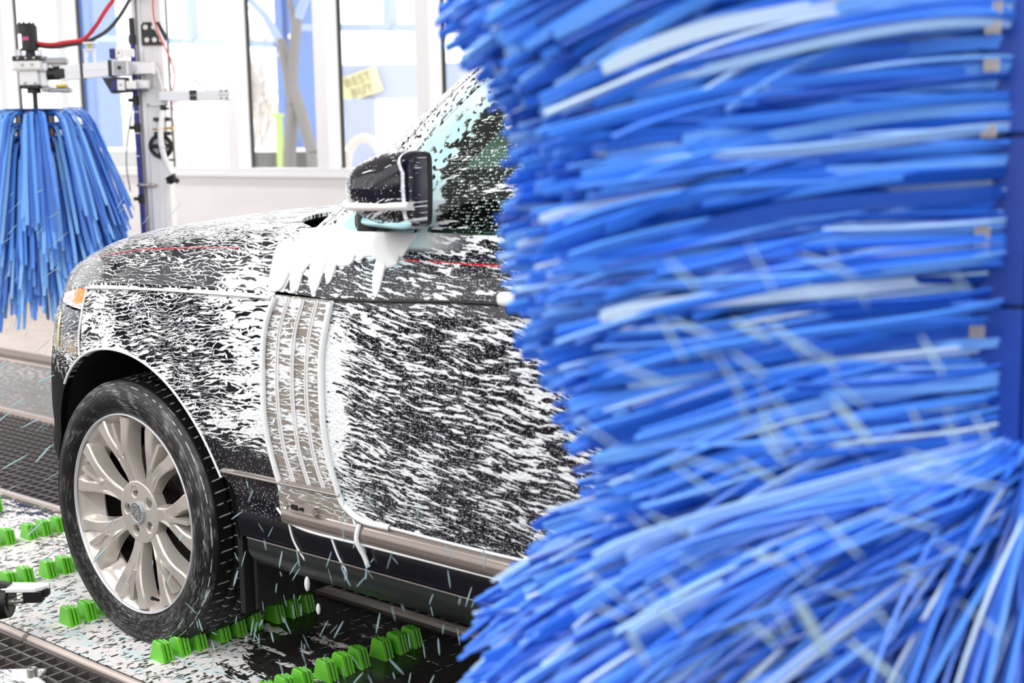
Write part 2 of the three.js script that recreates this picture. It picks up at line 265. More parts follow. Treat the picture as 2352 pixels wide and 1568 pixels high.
// ------------------------------------------------------------------ floor gratings and conveyor belts
{
  const bar = M.grate;
  // near drain grating: two panels of crossed bars
  const panel = (xa, xb, label) => {
    const t = thing('drain_grating', label, 'grating', [xa, 0, .193]);
    const gz = new THREE.BoxGeometry(.007, .022, .57), gx = new THREE.BoxGeometry(xb - xa - .004, .022, .008);
    obj('edge_rod', rod(V(0, -.002, .0), V(xb - xa - .02, -.002, .0), .011, 14), M.beige, t);
    obj('rim_bar', box(xb - xa - .004, .03, .008, (xb - xa) / 2, -.016, .022), bar, t);
    for (let x = .012; x < xb - xa - .01; x += .0545) { const b = obj('grating_bar', gz, bar, t); b.position.set(x, -.016, .305); }
    for (let z = .065; z < .58; z += .05) { const b = obj('grating_bar', gx, bar, t); b.position.set((xb - xa) / 2, -.017, z); }
  };
  panel(-1.75, -.262, 'steel drain grating at the lower left corner, left of the rod joint');
  panel(-.258, 1.3, 'steel drain grating at the lower left corner, right of the rod joint');
  const t = thing('drain_grating', 'wide grey steel grating between the two belts in front of the car', 'grating', [0, 0, -1.055]);
  const gs = []; for (let x = -9; x < 3; x += .054) gs.push(box(.008, .022, .86, x, -.016, 0)); for (let z = -.4; z < .43; z += .05) gs.push(box(12, .022, .009, -3, -.017, z));
  obj('bar_grid', gs, bar, t).userData.kind = 'stuff';
  obj('rim_bar', [box(12, .03, .014, -3, -.016, .436), box(12, .03, .014, -3, -.016, -.436)], M.beige, t);

  // belt surface: dark plastic with slots, under a torn sheet of foam
  const W = 2048, H = 768, xa = -3.0, xb = 1.4, za = -.61, zb = .17, cD = new Uint8Array(W * H * 4), rD = new Uint8Array(W * H * 4);
  for (let j = 0; j < H; j++) for (let i = 0; i < W; i++) {
    const x = lerp(xa, xb, i / W), z = lerp(zb, za, j / H), k = (j * W + i) * 4;
    let D = .80 + .5 * smooth(-.35, .1, z) - .95 * smooth(.12, .62, x - .75 * z) - .3 * smooth(.5, .75, x) - .35 * smooth(-.35, -.6, z) + .62 * smooth(.1, .5, noise(x * 5 + 9, z * 13) + .3 * noise(x * 15, z * 30)) * smooth(.1, .3, x) * smooth(1.2, .7, x);
    const n = noise(x * 5 + z * 2, z * 9) * .35 + noise(x * 17, z * 34) * .3 + noiseB(x * 45, z * 110) * .25;
    let f = smooth(-.06, .06, D - .52 + n * .8);
    f *= 1 - .85 * smooth(.40, .58, noise(x * 88, z * 36) * .7 + noiseB(x * 30, z * 16) * .5 + .2 * noise(x * 6, z * 8));
    const sx = ((x / .0455) % 1 + 1) % 1, row = Math.floor(x / .0455), sz = (((z + (row % 2) * .021) / .042) % 1 + 1) % 1;
    const slot = sx < .2 && sz < .55 && noiseB(row * 3.1, Math.floor(z / .042) * 1.7) + .6 * noise(x * 7, z * 12) > .12 ? 1 : 0;
    if (slot) f *= .15 + .5 * smooth(.3, .9, noise(x * 12, z * 12));
    const cy = clamp(smooth(-.1, .7, noise(x * 5 + 7, z * 16) * .6 + .5 * noiseB(x * 22, z * 60)) * smooth(-.3, .1, z)) * .75;
    const c = slot ? 26 : 46 + noise(x * 60, z * 60) * 8;
    cD[k] = lerp(c, lerp(247, 205, cy), f); cD[k + 1] = lerp(c - 2, lerp(240, 240, cy), f); cD[k + 2] = lerp(c - 3, lerp(239, 247, cy), f); cD[k + 3] = 255;
    rD[k] = clamp(f * 190 + (slot ? 0 : 40) + noiseB(x * 30, z * 70) * 20 * f, 0, 255); rD[k + 1] = lerp(50, 170, f); rD[k + 2] = 0; rD[k + 3] = 255;
  }
  const bm = mat(0xffffff, 1, 0, { map: dtex(cD, W, H, true, false), roughnessMap: dtex(rD, W, H, false, false), bumpScale: .004 }); bm.bumpMap = bm.roughnessMap;
  const belt = thing('conveyor_belt', 'foam covered conveyor belt with green lugs under the near wheel', 'conveyor belt');
  const uvTop = (g) => { const p = g.attributes.position, u = g.attributes.uv; for (let i = 0; i < p.count; i++) u.setXY(i, (p.getX(i) - xa) / (xb - xa), (zb - p.getZ(i)) / (zb - za)); return g; };
  obj('belt_surface', uvTop(box(xb - xa, .03, zb - za, (xa + xb) / 2, -.015, (za + zb) / 2)), bm, belt);
  obj('belt_surface', box(6, .03, zb - za, xb + 3, -.015, (za + zb) / 2), M.trimBlack, belt); obj('belt_surface', box(9, .03, zb - za, xa - 4.5, -.015, (za + zb) / 2), M.foam, belt);
  obj('belt_edge', box(10, .02, .012, -2, -.012, zb + .004), M.trimBlack, belt);
  // lug: three trapezoid fins with grooves between them
  const fin = (d, z, s) => { const q = new THREE.Shape(); q.moveTo(-.03 * s, 0); q.lineTo(.03 * s, 0); q.lineTo(.016 * s, .046 * s); q.lineTo(-.012 * s, .05 * s); q.lineTo(-.018 * s, .044 * s); q.closePath(); const e = new THREE.ExtrudeGeometry(q, { depth: d, bevelEnabled: true, bevelSize: .0015, bevelThickness: .0015, bevelSegments: 1, steps: 1 }); e.translate(0, 0, z - d / 2); return e; };
  const lug = merge([fin(.0085, .0145, 1.1), fin(.004, -.0005, 1.06), fin(.004, -.0125, 1.0), box(.05, .006, .03, 0, .003, .002)]);
  for (let r = -8; r <= 4; r++) for (const zc of [-.40, -.205, -.01]) for (const dz of [-.057, 0, .057]) {
    const x = -.275 + .455 * r + (zc < -.3 ? .006 : 0), z = zc + dz + (r % 2 ? 0 : .004);
    if (Math.abs(x) < .16 && z > -.3) continue;
    const b = obj('belt_lug', lug, M.green, belt); b.position.set(x, 0, z);
  }
  const b2 = thing('conveyor_belt', 'dark grey conveyor belt on the far side with foam flecks', 'conveyor belt');
  const f2 = tex(1024, 256, (u, v) => { const x = u * 9, z = v * .86, n = noise(x * 14, z * 22) * .6 + noise(x * 40, z * 60) * .4, f = smooth(.45, .6, n + .25 * smooth(.45, .8, v)), c = 88 + noise(x * 3, z * 9) * 10; return [lerp(c, 225, f), lerp(c - 5, 220, f), lerp(c - 8, 218, f)]; });
  const g2 = box(13, .03, .86, -3.5, -.015, -1.935); { const p = g2.attributes.position, u = g2.attributes.uv; for (let i = 0; i < p.count; i++) u.setXY(i, p.getX(i) / 9, -(p.getZ(i) + 1.505) / .86); }
  obj('belt_surface', g2, mat(0xffffff, .3, 0, { map: f2 }), b2);
  obj('belt_edge', box(13, .02, .01, -3.5, -.01, -1.51), M.trimBlack, b2);
}

// ------------------------------------------------------------------ foam left on the paint: a lace of strands and beads
const slopeOf = (x) => lerp(.12, -.1, smooth(.3, 1.1, x));
const h32 = (a, b, c) => { let h = Math.imul(a, 374761393) ^ Math.imul(b, 668265263) ^ Math.imul(c, 2147483647 - 58); h = Math.imul(h ^ (h >>> 13), 1274126177); return ((h ^ (h >>> 16)) >>> 0) / 4294967296; };
// distance in metres to the walls of stretched cells (sx by sy metres), and a number of the cell
const cellOut = [0, 0, 0];
function cells(x, y, sx, sy, salt) {
  const gx = Math.floor(x / sx), gy = Math.floor(y / sy);
  let f1 = 1e9, f2 = 1e9, ax = 0, ay = 0, bx = 0, by = 0, ha = 0, hb = 0;
  for (let j = -1; j <= 1; j++) for (let i = -1; i <= 1; i++) {
    const cx = gx + i, cy = gy + j, px = (cx + .5 + .85 * (h32(cx, cy, salt) - .5) + .5 * (cy & 1)) * sx, py = (cy + .5 + .8 * (h32(cx, cy, salt + 1) - .5)) * sy;
    const dx = (x - px) / sx, dy = (y - py) / sy, d = dx * dx + dy * dy;
    if (d < f1) { f2 = f1; bx = ax; by = ay; hb = ha; f1 = d; ax = px; ay = py; ha = h32(cx, cy, salt + 2); } else if (d < f2) { f2 = d; bx = px; by = py; hb = h32(cx, cy, salt + 2); }
  }
  const sxx = (ax - bx) / (sx * sx), syy = (ay - by) / (sy * sy);
  cellOut[0] = (f2 - f1) / (2 * Math.hypot(sxx, syy) + 1e-9); cellOut[1] = ha; cellOut[2] = (ha * 7.3 + hb * 7.3) % 1;
  return cellOut;
}
function lace(x, y, D, s = 0, fine = 1) {
  if (D < .06) return 0;
  const yy = y - s * (x - .6), k = 1 / fine;
  const wx = x + .006 * noise(x * 13, y * 25) + .02 * noise(x * 3, y * 4), wy = yy + .0022 * noiseB(x * 30, y * 55) + .008 * noise(x * 4.5 + 40, y * 8);
  const br = .55 + .8 * clamp(.5 + .6 * noiseB(x * 7 + 11, y * 14) + .35 * noise(x * 21, y * 44)), w = (.0007 + .0052 * D * D + .0016 * D) * br;
  let f = 0, c = cells(wx, wy, .066 * k, .0098 * k, 11);
  const keep = c[2] > .22 - .2 * D ? 1 : 0;
  f = keep * smooth(w * 1.12, w * .72, c[0]);
  if (c[1] < (D - .5) * .9) f = Math.max(f, smooth(.0, .0012, c[0] - .0002 + .002 * (D - .6)));
  const m = noise(x * 6 + 5, y * 13 + 2) * .5 + .5;
  if (m > .38) { c = cells(wx + 3, wy + .5 + .001 * noise(x * 80, y * 120), .021 * k, .0056 * k, 51); if (c[2] > .45 - .25 * D) f = Math.max(f, smooth(w * .62, w * .38, c[0]) * smooth(.38, .5, m)); if (c[1] < D * .2) f = Math.max(f, smooth(.0003, .001, c[0]) * smooth(.38, .5, m)); }
  return f;
}
// long wavy strands that lie along the wind of the brush
function streak(x, y, D, s = 0, fine = 1) {
  if (D < .02) return 0;
  const wy = y - s * (x - .6) + .0012 * noiseB(x * 26, y * 40) + .007 * noise(x * 4.5 + 40, y * 8);
  const n = .55 * noise(x * 7 * fine, wy * 62 * fine) + .42 * noiseB(x * 17 * fine + 30, wy * 118 * fine) + .2 * noise(x * 42 * fine, wy * 210 * fine + 9) + .22 * noise(x * 3.5, y * 11 + 70);
  const t = .44 - .95 * D;
  let f = smooth(t - .035, t + .035, n);
  const thin = Math.abs(.6 * noiseB(x * 6 * fine + 4, wy * 48 * fine + 3) + .4 * noise(x * 15 * fine, wy * 70 * fine));
  return Math.max(f, smooth(.05 * D + .03, .02 * D + .008, thin) * smooth(-.5, -.1, n));
}
function beads(x, y, cell, prob) {
  const i = Math.floor(x / cell), j = Math.floor(y / cell);
  const h = (a, b) => { const q = Math.sin(a * 127.1 + b * 311.7) * 43758.5453; return q - Math.floor(q); };
  if (h(i, j) > prob) return 0;
  const cx = (i + .3 + .4 * h(i + 9, j)) * cell, cy = (j + .3 + .4 * h(i, j + 5)) * cell, r = cell * (.1 + .22 * h(i + 3, j + 2)), d = Math.hypot((x - cx) * .8, y - cy);
  return smooth(r, r * .7, d);
}
// material of a panel whose uv are metres within [x0,x1] x [y0,y1]; look(x, y) -> { f: foam 0..1, c: paint colour, r: paint roughness, cy: cyan tint }
function foamy(x0, x1, y0, y1, W, H, look, extra = {}) {
  const c = new Uint8Array(W * H * 4), d = new Uint8Array(W * H * 4);
  for (let j = 0; j < H; j++) for (let i = 0; i < W; i++) {
    const x = lerp(x0, x1, i / W), y = lerp(y0, y1, j / H), k = (j * W + i) * 4, o = look(x, y), f = clamp(o.f), cy = o.cy ?? 0;
    c[k] = lerp(o.c[0], lerp(243, 188, cy), f); c[k + 1] = lerp(o.c[1], lerp(246, 236, cy), f); c[k + 2] = lerp(o.c[2], lerp(247, 242, cy), f); c[k + 3] = 255;
    d[k] = f * (150 + 60 * noise(x * 60, y * 90) + 40 * noiseB(x * 25, y * 30)); d[k + 1] = lerp((o.r ?? .1) * 255, 165, f); d[k + 2] = 0; d[k + 3] = 255;
  }
  const m = mat(0xffffff, 1, 0, { map: dtex(c, W, H, true, false), roughnessMap: dtex(d, W, H, false, false), bumpScale: .003, ...extra });
  m.bumpMap = m.roughnessMap; return m;
}
const fxy = (x0, x1, y0, y1) => (p) => [(p[0] - x0) / (x1 - x0), (p[1] - y0) / (y1 - y0)];

// ------------------------------------------------------------------ the car
const WY = .3685, ARCH = .468;
const frontOff = curve([.3, .41, .5, .655, .765, .86, .94, 1.01, 1.1], [.075, .015, 0, .02, .045, .07, .12, .18, .28]);
const drop = (x, y) => .466 * Math.pow(Math.max(0, -x + frontOff(y)), 2.33);
const prof = curve([.28, .335, .40, .465, .52, .6, .75, .9, 1.0, 1.036, 1.08, 1.13, 1.19, 1.24], [-.09, -.035, -.012, -.004, -.012, -.004, .004, .004, 0, -.003, -.014, -.032, -.062, -.08]);
const sideZ = (x, y) => .02 - drop(x, y) + prof(y);
const shutY = curve([-.8, -.6, -.3, -.15, .26, .65, .9], [.87, .93, .985, 1.008, 1.029, 1.036, 1.038]);
const crownY = curve([-.82, -.78, -.7, -.6, -.45, -.3, -.1, .1, .3, .65, .8], [.90, .975, 1.03, 1.055, 1.086, 1.121, 1.165, 1.193, 1.215, 1.238, 1.243]);
const rise = curve([0, .012, .03, .06, .12, .25, .5, 1], [0, .25, .5, .68, .82, .92, .98, 1]);
const glassZ = (y) => -.06 - .42 * (y - 1.19);
const gapX = curve([.40, .478, .504, .564, .627, .735, .844, .953, 1.038, 1.11, 1.2], [.742, .709, .670, .664, .645, .629, .63, .646, .687, .722, .76]);
const gillX = curve([.40, .518, .53, .589, .659, .763, .856, .96, 1.041, 1.1], [.99, .965, .917, .89, .868, .858, .857, .876, .90, .915]);
const car = thing('car', 'dark foam-covered car with silver wheel in the middle of the wash', 'car');
const drips = (x, y) => {
  // white sheet of foam that slid down from the window ledge
  const top = smooth(1.145, 1.165, y) * smooth(.70, .74, x) * smooth(1.34, 1.12, x);
  const low = .72 + .03 * noise(x * 9, 3);
  const edge = 1.115 + .03 * noise(x * 14, 1) - .09 * smooth(.028, .0, Math.abs(x - .825)) - .05 * smooth(.02, 0, Math.abs(x - .87)) - .065 * smooth(.017, 0, Math.abs(x - 1.032)) - .07 * smooth(.018, 0, Math.abs(x - .765));
  const body = smooth(edge - .008, edge + .004, y) * smooth(.715, .74, x) * smooth(1.11, 1.06, x);
  return Math.max(top, body, smooth(.022, .016, Math.abs(x - gapX(y) - .012)) * smooth(1.02, 1.04, y));
};
const navy = [17, 16, 27];
const fLook = (x, y) => {
  const ra = Math.hypot(x, y - WY) - ARCH;
  let D = .33 + .44 * smooth(.36, .56, x + .05 * noise(y * 11, 4)) * smooth(.6, .7, y) + .3 * smooth(.14, -.05, x + .12 * noise(x * 6, y * 6)) * smooth(.8, .9, y) - .6 * smooth(.69, .57, y) + .25 * smooth(.05, .0, ra) * smooth(.3, .0, x) + .12 * noise(x * 7, y * 9);
  D += .3 * smooth(.022, .0, shutY(x) - y);
  const mix = smooth(-.15, .25, noise(x * 6 + 2, y * 7)) * smooth(.75, .5, D) * smooth(.0, .2, x);
  let f = Math.max(lace(x, y, clamp(D * (1 - .7 * mix), .03, 1), slopeOf(x)), streak(x, y, clamp((D - .08) * mix, .0, 1), slopeOf(x), 1.2)); f = Math.max(f, .8 * beads(x, y, .0055, .4 * smooth(.5, .2, D)));
  f = Math.max(f, smooth(.007, .004, ra));
  return { f, c: navy, r: .1 };
};
const dLook = (x, y) => {
  const e = x - gillX(Math.min(y, 1.05));
  let D = .35 + .5 * smooth(.14, .0, e + .04 * noise(y * 12, 8)) * smooth(.62, .7, y) * smooth(1.02, .9, y) - .1 * smooth(.12, .03, Math.hypot((x - 1.12) * .6, y - .8)) - .1 * smooth(.66, .56, y) + .09 * noise(x * 4, y * 7) + .12 * smooth(1.3, 1.6, x);
  if (y > 1.04) D = .3 + .25 * smooth(1.14, 1.18, y);
  if (y < .5) D = .03;
  const near = smooth(.13, .04, e + .04 * noise(x * 20, y * 20)) * smooth(1.03, 1.0, y);
  let f = Math.max(streak(x, y, clamp(D - .07, .03, 1), slopeOf(x), 1.2), near > .1 ? lace(x, y, clamp(near * (D + .1), .03, 1), slopeOf(x)) : 0); f = Math.max(f, .9 * Math.max(beads(x, y, .0062, .6 * smooth(.6, .3, D)), beads(x + 2, y + 1, .0042, .3)));
  let cy = 0;
  if (y > .98) { const d = drips(x, y); f = Math.max(f, d); cy = .75 * smooth(.93, 1.03, x) * smooth(1.2, 1.08, x) * smooth(1.04, 1.1, y) * (d > .3 ? 1 : .5); }
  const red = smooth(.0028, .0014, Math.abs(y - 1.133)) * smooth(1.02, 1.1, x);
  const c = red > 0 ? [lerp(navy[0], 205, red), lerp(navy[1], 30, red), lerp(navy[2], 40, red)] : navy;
  return { f: f, c, r: .1, cy };
};
const FX = [-.82, .76, .38, 1.06], DX = [.60, 1.86, .38, 1.24];
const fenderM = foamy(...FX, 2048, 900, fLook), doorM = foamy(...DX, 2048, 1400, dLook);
const fuv = fxy(...FX), duv = fxy(...DX);
const P = (x, y, o = 0) => [x, y, sideZ(x, y) + o];
const wheelDark = mat(0x121213, .75);

// front fender: between the arch and the bonnet shut line
obj('front_fender', grid((u, v) => {
  const q = u * 1.25; let bx, by;
  if (q < 1) { const a = lerp(2.01, .40, q); bx = ARCH * Math.cos(a); by = WY + ARCH * Math.sin(a); }
  else { const t = (q - 1) / .25; bx = lerp(.431, gapX(.42) - .006, Math.pow(t, .8)); by = lerp(.55, .402, smooth(0, .35, t)); }
  const tx = lerp(-.19, .683, u), ty = shutY(tx) - .004, x = lerp(bx, tx, v), y = lerp(by, ty, v);
  const lim = gapX(y) - .005; const xx = Math.min(x, lim);
  return P(u === 1 ? lim : xx, y, .006 * smooth(.06, 0, Math.hypot(xx, y - WY) - ARCH));
}, 110, 60, { uv: fuv, skirt: [0, 0, -.02] }), fenderM, car);
obj('fender_edge_foam', tube(Array.from({ length: 24 }, (_, i) => { const a = lerp(2.35, .38, i / 23), x = (ARCH + .003) * Math.cos(a), y = WY + (ARCH + .003) * Math.sin(a); return V(x, y, sideZ(x, y) + .005); }), .0042, 80), M.foam, car);
// front bumper beside the arch, wrapping round the nose
obj('front_bumper', grid((u, v) => {
  const y = lerp(.27, .80, v), xr = -Math.sqrt(Math.max(.01, ARCH * ARCH - (y - WY) ** 2)) + .0, x = lerp(-.80, xr, u); return P(x, y, .004);
}, 40, 30, { uv: fuv, skirt: [0, 0, -.02] }), foamy(-.82, .76, .2, 1.06, 1024, 512, (x, y) => ({ f: lace(x, y, .5 * smooth(.62, .76, y + .05 * noise(x * 20, y * 20)), 0, 1.3), c: [4, 4, 5], r: .8 }), { specularIntensity: .3 }), car);
obj('front_fascia', grid((u, v) => { const y = lerp(.27, .93, v), z0 = sideZ(-.80, y), t = u * 2 - 1; return [-.80 - .075 * (1 - t * t), y, lerp(z0, -1.94 - z0, u)]; }, 30, 12, { skirt: [.02, 0, 0] }), M.navyPaint, car);
obj('grille', Array.from({ length: 9 }, (_, i) => box(.02, .012, .95, -.885, .66 + i * .026, -.97)), M.satin, car);
// headlamp wrapping the corner
const hlGap = curve([.79, .832, .921, .997], [-.203, -.208, -.192, -.176]);
obj('headlight', grid((u, v) => { const y = lerp(.795, .925, v), x = lerp(-.79, hlGap(y) - .006, u); return P(x, y, .002); }, 30, 14, { uv: fuv, skirt: [0, 0, -.02] }),
  foamy(-.82, .76, .38, 1.06, 2048, 900, (x, y) => { const lo = smooth(.86, .81, y + .03 * noise(x * 18, y * 18)); return { f: lace(x, y, .24 + .12 * noise(x * 30, y * 30) - .05 * lo, .2, 1.0), c: [lerp(16, 170, lo), lerp(22, 150, lo), lerp(52, 126, lo)], r: .3 }; }, { specularIntensity: .35 }), car);
obj('daylight_strip', grid((u, v) => { const y = lerp(.80, .905, v), x = lerp(-.43, -.395, u) - .05 * (.9 - y); return P(x, y, .005); }, 4, 16, { skirt: [0, 0, -.006] }), mat(0xbdb544, .2, 0, { clearcoat: 1 }), car);
obj('indicator', grid((u, v) => { const y = lerp(.932, shutY(-.25) - .006, v), x = lerp(-.44, hlGap(y) - .008, u); return P(x, Math.min(y, shutY(x) - .006), .003); }, 20, 8, { uv: fuv, skirt: [0, 0, -.015] }),
  foamy(-.82, .76, .38, 1.06, 1024, 450, (x, y) => { const o = smooth(.075, .04, Math.abs(x + .225)) * smooth(.935, .955, y); return { f: .85 * smooth(.2, .55, noise(x * 40, y * 60) + .5 - .75 * o), c: [lerp(226, 255, o), lerp(196, 140, o), lerp(192, 40, o)], r: .4 }; }, { specularIntensity: .4 }), car);
obj('headlight_seam', tube([.80, .85, .9, .95, .99].map((y) => V(...P(hlGap(y) - .001, y, .003))), .0035, 20), M.foam, car);

// bonnet
const bonnetS = (x, s) => { const ys = shutY(x), z0 = sideZ(x, ys), half = z0 + .97, si = Math.min(s, 2 * half - s); return [x, ys + (crownY(x) - ys) * rise(Math.max(0, si)), z0 - s]; };
const bonnetEnd = curve([0, .02, .05, .08, .11, .16, .22, .35, .97], [.684, .712, .742, .735, .665, .635, .66, .70, .74]);
const arc = (s) => s + .12 * (1 - Math.exp(-s / .03));
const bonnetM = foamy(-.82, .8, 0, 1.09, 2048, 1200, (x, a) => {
  let D = .33 + .38 * smooth(.3, .6, x + .1 * noise(a * 9, x * 3)) * smooth(.22, .1, a) + .28 * smooth(.16, .3, a + .12 * (x - .2)) * smooth(-.3, .25, x) + .1 * noise(x * 5, a * 12) - .08 * smooth(.16, .1, a);
  const f = lace(x, a, clamp(D, .05, 1), -.02, a > .14 ? 1.5 : 1);
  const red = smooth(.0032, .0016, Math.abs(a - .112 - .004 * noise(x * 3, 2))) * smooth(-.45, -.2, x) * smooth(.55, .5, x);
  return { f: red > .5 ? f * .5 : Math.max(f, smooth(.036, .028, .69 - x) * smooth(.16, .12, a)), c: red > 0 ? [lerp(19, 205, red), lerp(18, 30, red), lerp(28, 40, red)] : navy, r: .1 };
});
const buv = (p, u, v) => [(p[0] + .82) / 1.62, arc(Math.abs(sideZ(p[0], shutY(p[0])) - p[2])) / 1.09];
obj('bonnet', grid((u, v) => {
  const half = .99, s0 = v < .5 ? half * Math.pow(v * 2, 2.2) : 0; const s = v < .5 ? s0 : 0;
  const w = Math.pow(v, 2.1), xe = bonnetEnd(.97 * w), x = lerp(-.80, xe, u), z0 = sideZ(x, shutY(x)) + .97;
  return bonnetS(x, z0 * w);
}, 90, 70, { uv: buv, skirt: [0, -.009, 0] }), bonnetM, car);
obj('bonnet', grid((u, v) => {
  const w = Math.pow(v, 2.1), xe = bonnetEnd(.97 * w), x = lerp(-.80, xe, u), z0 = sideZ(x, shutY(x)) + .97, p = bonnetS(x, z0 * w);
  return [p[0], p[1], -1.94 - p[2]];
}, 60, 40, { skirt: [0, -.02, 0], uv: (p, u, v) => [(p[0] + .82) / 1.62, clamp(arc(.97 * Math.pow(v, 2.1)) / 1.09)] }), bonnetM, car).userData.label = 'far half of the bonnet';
obj('shut_line_foam', tube(Array.from({ length: 20 }, (_, i) => { const x = lerp(-.19, .68, i / 19); return V(...P(x, shutY(x) - .011, .004)); }), .0042, 60, 6), M.foam, car);
obj('cowl', [grid((u, v) => [lerp(.55, .86, u), lerp(1.10, 1.125, u), lerp(-.06, -1.88, v)], 6, 6), box(.02, .12, 1.7, .56, 1.1, -.97)], M.dark, car);

// front door with its leading side vent
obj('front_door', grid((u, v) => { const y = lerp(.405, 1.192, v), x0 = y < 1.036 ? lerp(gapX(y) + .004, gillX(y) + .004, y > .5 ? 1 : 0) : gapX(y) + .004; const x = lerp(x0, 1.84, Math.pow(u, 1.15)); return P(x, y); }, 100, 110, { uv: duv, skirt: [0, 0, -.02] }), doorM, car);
const vent = obj('side_vent', grid((u, v) => { const y = lerp(.50, 1.032, v); return P(lerp(gapX(y) + .006, gillX(y), u), y, -.006 * Math.sin(u * Math.PI)); }, 24, 60, { uv: fxy(.6, 1.0, .46, 1.06), skirt: [0, 0, -.015] }),
  foamy(.6, 1.0, .46, 1.06, 700, 1050, (x, y) => { let D = .30 + .3 * smooth(.62, .72, y) * (.6 + .8 * noise(x * 9, y * 9)) + .12 * smooth(.9, 1, y) - .1 * smooth(.62, .56, y); return { f: lace(x, y, clamp(D, .1, 1), 0, .8), c: [150, 141, 132], r: .3 }; }, { metalness: .1 }), car);
for (const k of [.24, .49, .72]) {
  const pts = [.57, .65, .75, .85, .95, 1.028].map((y) => V(...P(lerp(gapX(y) + .004, gillX(y), k), y, .001)));
  obj('vent_blade', [tube(pts, .0022, 40, 6), tube(pts.map((p) => p.clone().add(V(.004, 0, -.004))), .0032, 40, 6)], M.plastic, vent);
}
const ybase = [.42, .45, .5, .55, .6, .66, .74, .82, .9, .97, 1.03];
obj('vent_edge', tube(ybase.filter((y) => y > .5).map((y) => V(...P(gapX(y) + .014, y, .006))), .0075, 60, 8), M.foam, vent).userData.label = 'foam bead down the front edge of the vent';
obj('vent_edge', tube([1.03, .97, .9, .82, .74, .66, .6, .555].map((y) => V(...P(gillX(y) + .001, y, .007))).concat([V(...P(.93, .534, .008)), V(...P(.975, .522, .01)), V(...P(1.06, .521, .008))]), .0078, 70, 8), M.foam, vent).userData.label = 'foam bead down the rear edge of the vent';
const vb = obj('vent_base', grid((u, v) => { const y = lerp(.47, .575, v); return P(lerp(gapX(y) + .006, gillX(y) - .004, u), y, .008 + .004 * Math.sin(v * 3.1)); }, 20, 12, { skirt: [0, 0, -.02], uv: fxy(.6, 1, .46, 1.06) }), vent.material, car);
obj('badge_plate', [box(.108, .005, .004, .772, .531, .034), box(.108, .005, .004, .772, .511, .034), box(.004, .02, .004, .72, .521, .034), box(.004, .02, .004, .824, .521, .034), box(.03, .016, .003, .80, .521, .034)], M.chrome, vb);
obj('badge_inset', [box(.022, .012, .003, .748, .521, .035), box(.014, .007, .003, .775, .521, .035)], M.dark, vb);
obj('vent_trim', grid((u, v) => { const x = lerp(.45, .90, u); return P(x, lerp(.556, .572, v) + .008 * u, .014 * Math.sin(v * Math.PI) + .002); }, 30, 6, { skirt: [0, 0, -.01] }), mat(0xa29a94, .2, .6), car);
// bright strip along the sill, panel and cladding under it
const foamLine = (name, pts, r) => obj(name, tube(pts.map(([x, y, o]) => V(...P(x, y, o ?? .006))), r, 60, 6), M.foam, car);
obj('sill_trim', grid((u, v) => { const x = lerp(.69, 3.0, u), y = lerp(.468, .516, v); return P(x, y, .006 + .012 * Math.pow(Math.sin(v * Math.PI), .6)); }, 60, 8, { skirt: [0, 0, -.012] }), mat(0x8d837d, .22, .5), car);
foamLine('sill_foam', [[.66, .50], [.70, .478], [.76, .466], [1.0, .467], [1.5, .47], [1.95, .47]], .0038);
foamLine('sill_foam', [[1.0, .521], [1.3, .519], [1.6, .522], [1.95, .52]], .004);
obj('sill_panel', grid((u, v) => { const x = lerp(.5, 3.0, u), y = lerp(.402, .466, v); return P(x, y, .003); }, 40, 6, { skirt: [0, 0, -.012] }), mat(0x11111b, .16), car);
obj('sill_cladding', grid((u, v) => { const y = lerp(.325, .40, v), x = lerp(.53, 3.0, u); return P(x, y, .002 + .01 * Math.sin(v * Math.PI)); }, 40, 6, { skirt: [0, 0, -.1] }), mat(0x1c2021, .38), car);
foamLine('cladding_line', [[.535, .402, .008], [.9, .404, .008], [1.4, .404, .008], [2.0, .404, .008]], .0024).material = M.satin;
for (const l of [[[.705, .478], [.72, .43], [.745, .39], [.775, .345]], [[.86, .47], [.885, .41], [.925, .35]], [[.935, .53], [.955, .49], [.975, .445]]]) foamLine('foam_drip', l, l[0][0] > .93 ? .006 : .003);
foamLine('foam_drip', [[.965, .515, .016], [.968, .48, .022], [.985, .44, .014], [.992, .418, .014]], .0062);
for (const [x, y, r] of [[.742, .318, .012], [.78, .262, .009]]) obj('foam_drop', new THREE.SphereGeometry(r, 12, 10).scale(.6, 1.6, .6).translate(x, y, .0), M.foam, car);
obj('mudflap', box(.012, .16, .2, .50, .27, -.13, .004), M.rubber, car);
obj('crease_strip', tube(Array.from({ length: 14 }, (_, i) => { const x = lerp(.90, 1.44, i / 13); return V(...P(x, lerp(1.037, 1.058, smooth(.9, 1.4, x)), .003)); }), .004, 50, 6), M.black, car);
obj('door_handle', [new RoundedBoxGeometry(.20, .03, .028, 3, .012).translate(1.53, 1.075, .045), box(.03, .02, .04, 1.45, 1.07, .02, .006), box(.03, .02, .04, 1.61, 1.08, .02, .006)], M.foam, car).userData.label = 'foam covered door handle';
obj('handle_recess', inflate([[1.42, 1.045], [1.5, 1.035], [1.6, 1.05], [1.62, 1.09], [1.52, 1.1], [1.43, 1.085]], (x, y) => sideZ(x, y) + .001, .003), M.dark, car);
